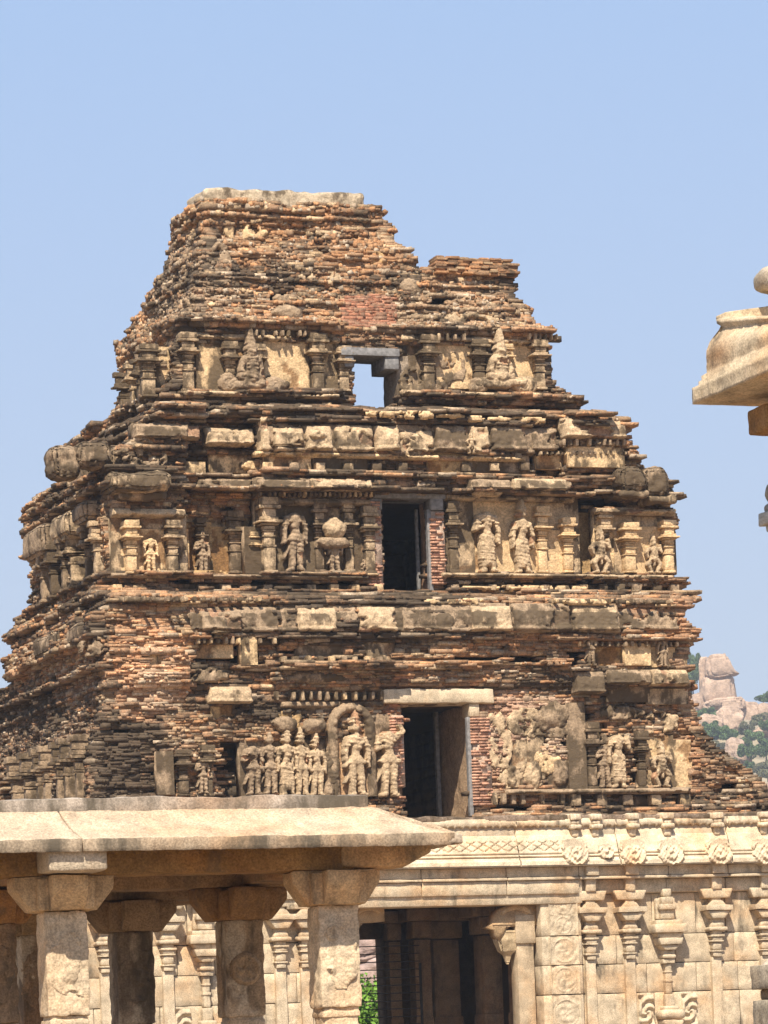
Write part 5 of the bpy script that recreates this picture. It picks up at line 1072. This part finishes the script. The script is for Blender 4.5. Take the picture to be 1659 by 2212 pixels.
def wedge(v, rx, rz):
    v = v.copy(); t = np.clip(v[..., 2]/rz, -1, 1); u = (t+1)/2; v[..., 0] = np.where(v[..., 0] > 0, v[..., 0]*(1.22-.85*u**.8), v[..., 0]*(1-.12*u)); v[..., 2] = np.where(v[..., 2] < 0, v[..., 2]*(.75-.30*v[..., 0]/rx), v[..., 2]); return v
hb(1520, 1418, 1590, 1472, 'wedge-shaped cap boulder balanced on the hilltop stack', 1, -.06, wedge, .45, 8)
hb(1514, 1458, 1590, 1534, 'tall block directly under the balanced cap boulder', 2, 0, lambda v, rx, rz: np.stack([v[..., 0]*(1-.12*v[..., 2]/rz), v[..., 1], v[..., 2]], -1), .55, 7)
hb(1511, 1422, 1532, 1502, 'narrow upright slab at the left of the hilltop stack', 3, 0, None, .5, 6)
hb(1490, 1498, 1530, 1545, 'rounded boulder at the left foot of the hilltop stack', 4, 0, None, .8, 8)
hb(1522, 1510, 1606, 1540, 'long flat boulder under the hilltop stack', 5, .05, None, .6, 10)
hb(1548, 1530, 1606, 1580, 'broad boulder right below the long flat one', 6, -.2, None, .7, 12)
hb(1592, 1518, 1640, 1580, 'big boulder with a dark cleft, right of the stack', 7, -.2, None, .65, 8)
hb(1626, 1522, 1680, 1568, 'boulder at the right picture edge on the skyline', 8, -.3, None, .8, 8)
hb(1508, 1545, 1562, 1585, 'leaning slab boulder above the middle tree', 9, -.25, None, .7, 14)
hb(1533, 1512, 1558, 1528, 'small pebble-like boulder on the flat ledge', 10, 0, None, .8, 14)
hb(1528, 1616, 1555, 1645, 'small boulder at the left beside the tower edge', 11, 0, None, .8, 6)
hb(1552, 1622, 1572, 1648, 'small egg-shaped boulder in the lower gully', 12, 0, None, .85, 6)
hb(1566, 1596, 1612, 1640, 'pale rounded boulder between the two tree clumps', 13, -.1, None, .75, 6)
hb(1586, 1620, 1625, 1650, 'smooth low boulder in front of the right-hand trees', 14, 0, None, .8, 10)
hb(1622, 1568, 1690, 1592, 'long sloping slab under the right-hand skyline', 15, .25, None, .7, 5)
hb(1648, 1690, 1690, 1745, 'pinkish boulder peeping out beside the tower foot', 16, 0, None, .8, 60)
hb(1575, 1600, 1600, 1618, 'tiny boulder above the smooth low one', 17, 0, None, .8, 4)

def leafblob(n, rx, ry, rz, size, base, seed, clumps=16, tall=1.0):
    r = np.random.default_rng(seed); cc = r.normal(0, 1, (clumps, 3)); cc /= np.linalg.norm(cc, axis=1)[:, None]; cc *= r.uniform(.25, .8, (clumps, 1)); cr = r.uniform(.22, .48, clumps); cb = r.uniform(.6, 1.4, clumps)
    k = r.integers(0, clumps, n); d = r.normal(0, 1, (n, 3)); d /= np.linalg.norm(d, axis=1)[:, None]
    p = (cc[k]+d*(cr[k]*r.uniform(.55, 1, n)**.5)[:, None])*np.array((rx, ry, rz)); p[:, 2] = np.maximum(p[:, 2], -rz*.9)
    a = r.normal(0, 1, (n, 3)); a /= np.linalg.norm(a, axis=1)[:, None]; b = np.cross(a, r.normal(0, 1, (n, 3))); b /= np.linalg.norm(b, axis=1)[:, None]; s_ = size*r.uniform(.6, 1.3, (n, 1))
    v = np.stack([p-a*s_, p-b*s_*.6, p+a*s_, p+b*s_*.6], 1); col = np.array(base)[None]*(cb[k]*r.uniform(.7, 1.3, n))[:, None]
    mb = MB(); mb.add(v.reshape(-1, 3), np.arange(4*n).reshape(-1, 4), np.concatenate([np.repeat(col, 4, 0), np.ones((4*n, 1))], 1)); return mb
def trunkmb(h, r0, seed):
    mb = MB(); rr = random.Random(seed); segs = [((0, 0, -.15*h), (0.03*h, 0, h*.55), r0, r0*.6)]+[((.02*h, 0, h*rr.uniform(.3, .55)), (rr.uniform(-.4, .4)*h, rr.uniform(-.4, .4)*h, h*rr.uniform(.75, 1.05)), r0*.5, r0*.15) for _ in range(5)]
    for (a, b, ra, rb_) in segs:
        a, b = np.array(a), np.array(b); d = (b-a)/np.linalg.norm(b-a); u = np.cross(d, (0, 1, .3)); u /= np.linalg.norm(u); w_ = np.cross(d, u); v = []
        for p, r_ in ((a, ra), (b, rb_)):
            for i in range(8): an = i*math.pi/4; v.append(p+(u*math.cos(an)+w_*math.sin(an))*r_)
        mb.add(v, [(i, (i+1) % 8, 8+(i+1) % 8, 8+i) for i in range(8)], (.1, .08, .05, 1))
    return mb
LG = (.075, .115, .04); VAR = []
for i, (bc, cl) in enumerate([(LG, 18), ((.09, .14, .05), 14), ((.16, .16, .085), 12)]):
    root = empty('hill_tree', (0, 0, -50)); c = leafblob(4200, 1, .9, .62, .07, bc, i+11, cl).build('crown', M_LEAF, root); c.location = (0, 0, .85); t = trunkmb(1.0, .06, i).build('trunk', M_BARK, root); VAR.append([root, c, t, 0])
def htree(v, x0, y0, x1, y1, label, fwd=5, pt=None):
    root, c, t, used = VAR[v]; m = None
    X, Y, Z = hillpt((x0+x1)/2, (y0+y1)/2); Y -= fwd; px = ((x0+x1)/2*KQ-384); up = HZ-y1*KQ; X = (px*CR+up*SR)/F*Y; Z = EYE+(-px*SR+up*CR)/F*Y; m = KQ/F*Y
    if used:
        root = root.copy(); COL.objects.link(root); c2, t2 = c.copy(), t.copy()
        for o in (c2, t2): COL.objects.link(o); o.parent = root
    VAR[v][3] = 1; s_ = (x1-x0)/2*m; root.location = (X, Y, Z); h = (y1-y0)*m; root.scale = (s_, s_, h/1.45); root.rotation_euler = (0, 0, x0*.7)
    return tag(root, label, 'tree', 'trees on the rocky hill')
for a in [(0, 1470, 1400, 1526, 1515, 'tall dark green tree between the tower edge and the hilltop stack'), (0, 1450, 1440, 1500, 1560, 'dark tree mostly hidden behind the tower edge'), (1, 1494, 1530, 1545, 1566, 'low green bush under the rounded boulder left of the stack', 14), (0, 1510, 1552, 1568, 1612, 'dense green tree on the mid slope right beside the tower edge', 16), (1, 1548, 1562, 1592, 1612, 'bright green tree right of the dense mid-slope one', 16),
          (2, 1590, 1560, 1630, 1600, 'greyish olive bush below the cleft boulder', 10), (0, 1588, 1592, 1640, 1655, 'large dark tree low on the right slope', 20), (0, 1622, 1588, 1690, 1650, 'large dark tree touching the right picture edge', 18), (1, 1600, 1572, 1650, 1612, 'green bush above the large dark trees', 14), (2, 1535, 1600, 1575, 1640, 'dry scrub bush in the gully', 3), (2, 1560, 1632, 1600, 1680, 'dry greyish bush beside the lowest brick slope', 8), (0, 1596, 1640, 1640, 1690, 'dark bush just above the brick slope', 25), (2, 1630, 1640, 1690, 1700, 'grey-green bush in the lower right of the hill', 28), (1, 1630, 1498, 1668, 1524, 'small green tree on the right-hand skyline', 4), (1, 1650, 1486, 1690, 1526, 'skyline tree cut by the right picture edge', 4), (2, 1620, 1540, 1665, 1580, 'pale scrub between the right-hand boulders', 12), (1, 1515, 1525, 1550, 1548, 'small shrub on the ledge under the stack', 16), (1, 1640, 1548, 1680, 1592, 'shrub under the skyline boulder', 14)]: htree(*a)
# behind the gate: boulders and a green bush
def worldpt(qx, qy, Y): px = qx*KQ-384; up = HZ-qy*KQ; return (px*CR+up*SR)/F*Y, Y, EYE+(-px*SR+up*CR)/F*Y
for (x0, y0, x1, y1, Y, sd, lb) in [(735, 2020, 860, 2075, 260, 31, 'topmost pink boulder seen through the barred gate'), (790, 2068, 880, 2110, 250, 32, 'pale tilted boulder in the middle of the gate view'), (740, 2085, 860, 2150, 240, 33, 'low boulder above the bush in the gate view'), (730, 2120, 870, 2290, 262, 34, 'broad boulder behind the bush in the gate view'), (700, 1985, 800, 2090, 285, 35, 'shadowed boulder furthest back in the gate view')]:
    X, Y, Z = worldpt((x0+x1)/2, (y0+y1)/2, Y); m = KQ/F*Y; boulder(X, Y, Z, (x1-x0)/2*m, (x1-x0)/2*m, (y1-y0)/2*m*1.15, sd, lb, None, .6, 'boulders behind the gate', (.56, .40, .33), .2)
bush = empty('green_bush', worldpt(800, 2300, 118.)); c = leafblob(9000, 3.2, 2.2, 2.0, .09, (.16, .30, .04), 77, 30).build('crown', M_LEAF, bush); c.location = (0, 0, 1.1); trunkmb(1.6, .08, 3).build('stem', M_BARK, bush)
tag(bush, 'bright green feathery bush seen through the barred gate', 'bush')
# ================================================================== AIR
mb = MB(); mb.box(-330, 450, -40, 1450, -1.5, 175, (1, 1, 1, 1))
hz = bpy.data.materials.new('haze'); hz.use_nodes = True; n_ = hz.node_tree; n_.nodes.remove(n_.nodes['Principled BSDF'])
pv = n_.nodes.new('ShaderNodeVolumePrincipled'); pv.inputs['Color'].default_value = (.86, .92, 1, 1); pv.inputs['Density'].default_value = .00026; pv.inputs['Anisotropy'].default_value = .2
n_.links.new(pv.outputs[0], n_.nodes['Material Output'].inputs['Volume'])
tag(mb.build('haze', hz), kind='stuff')
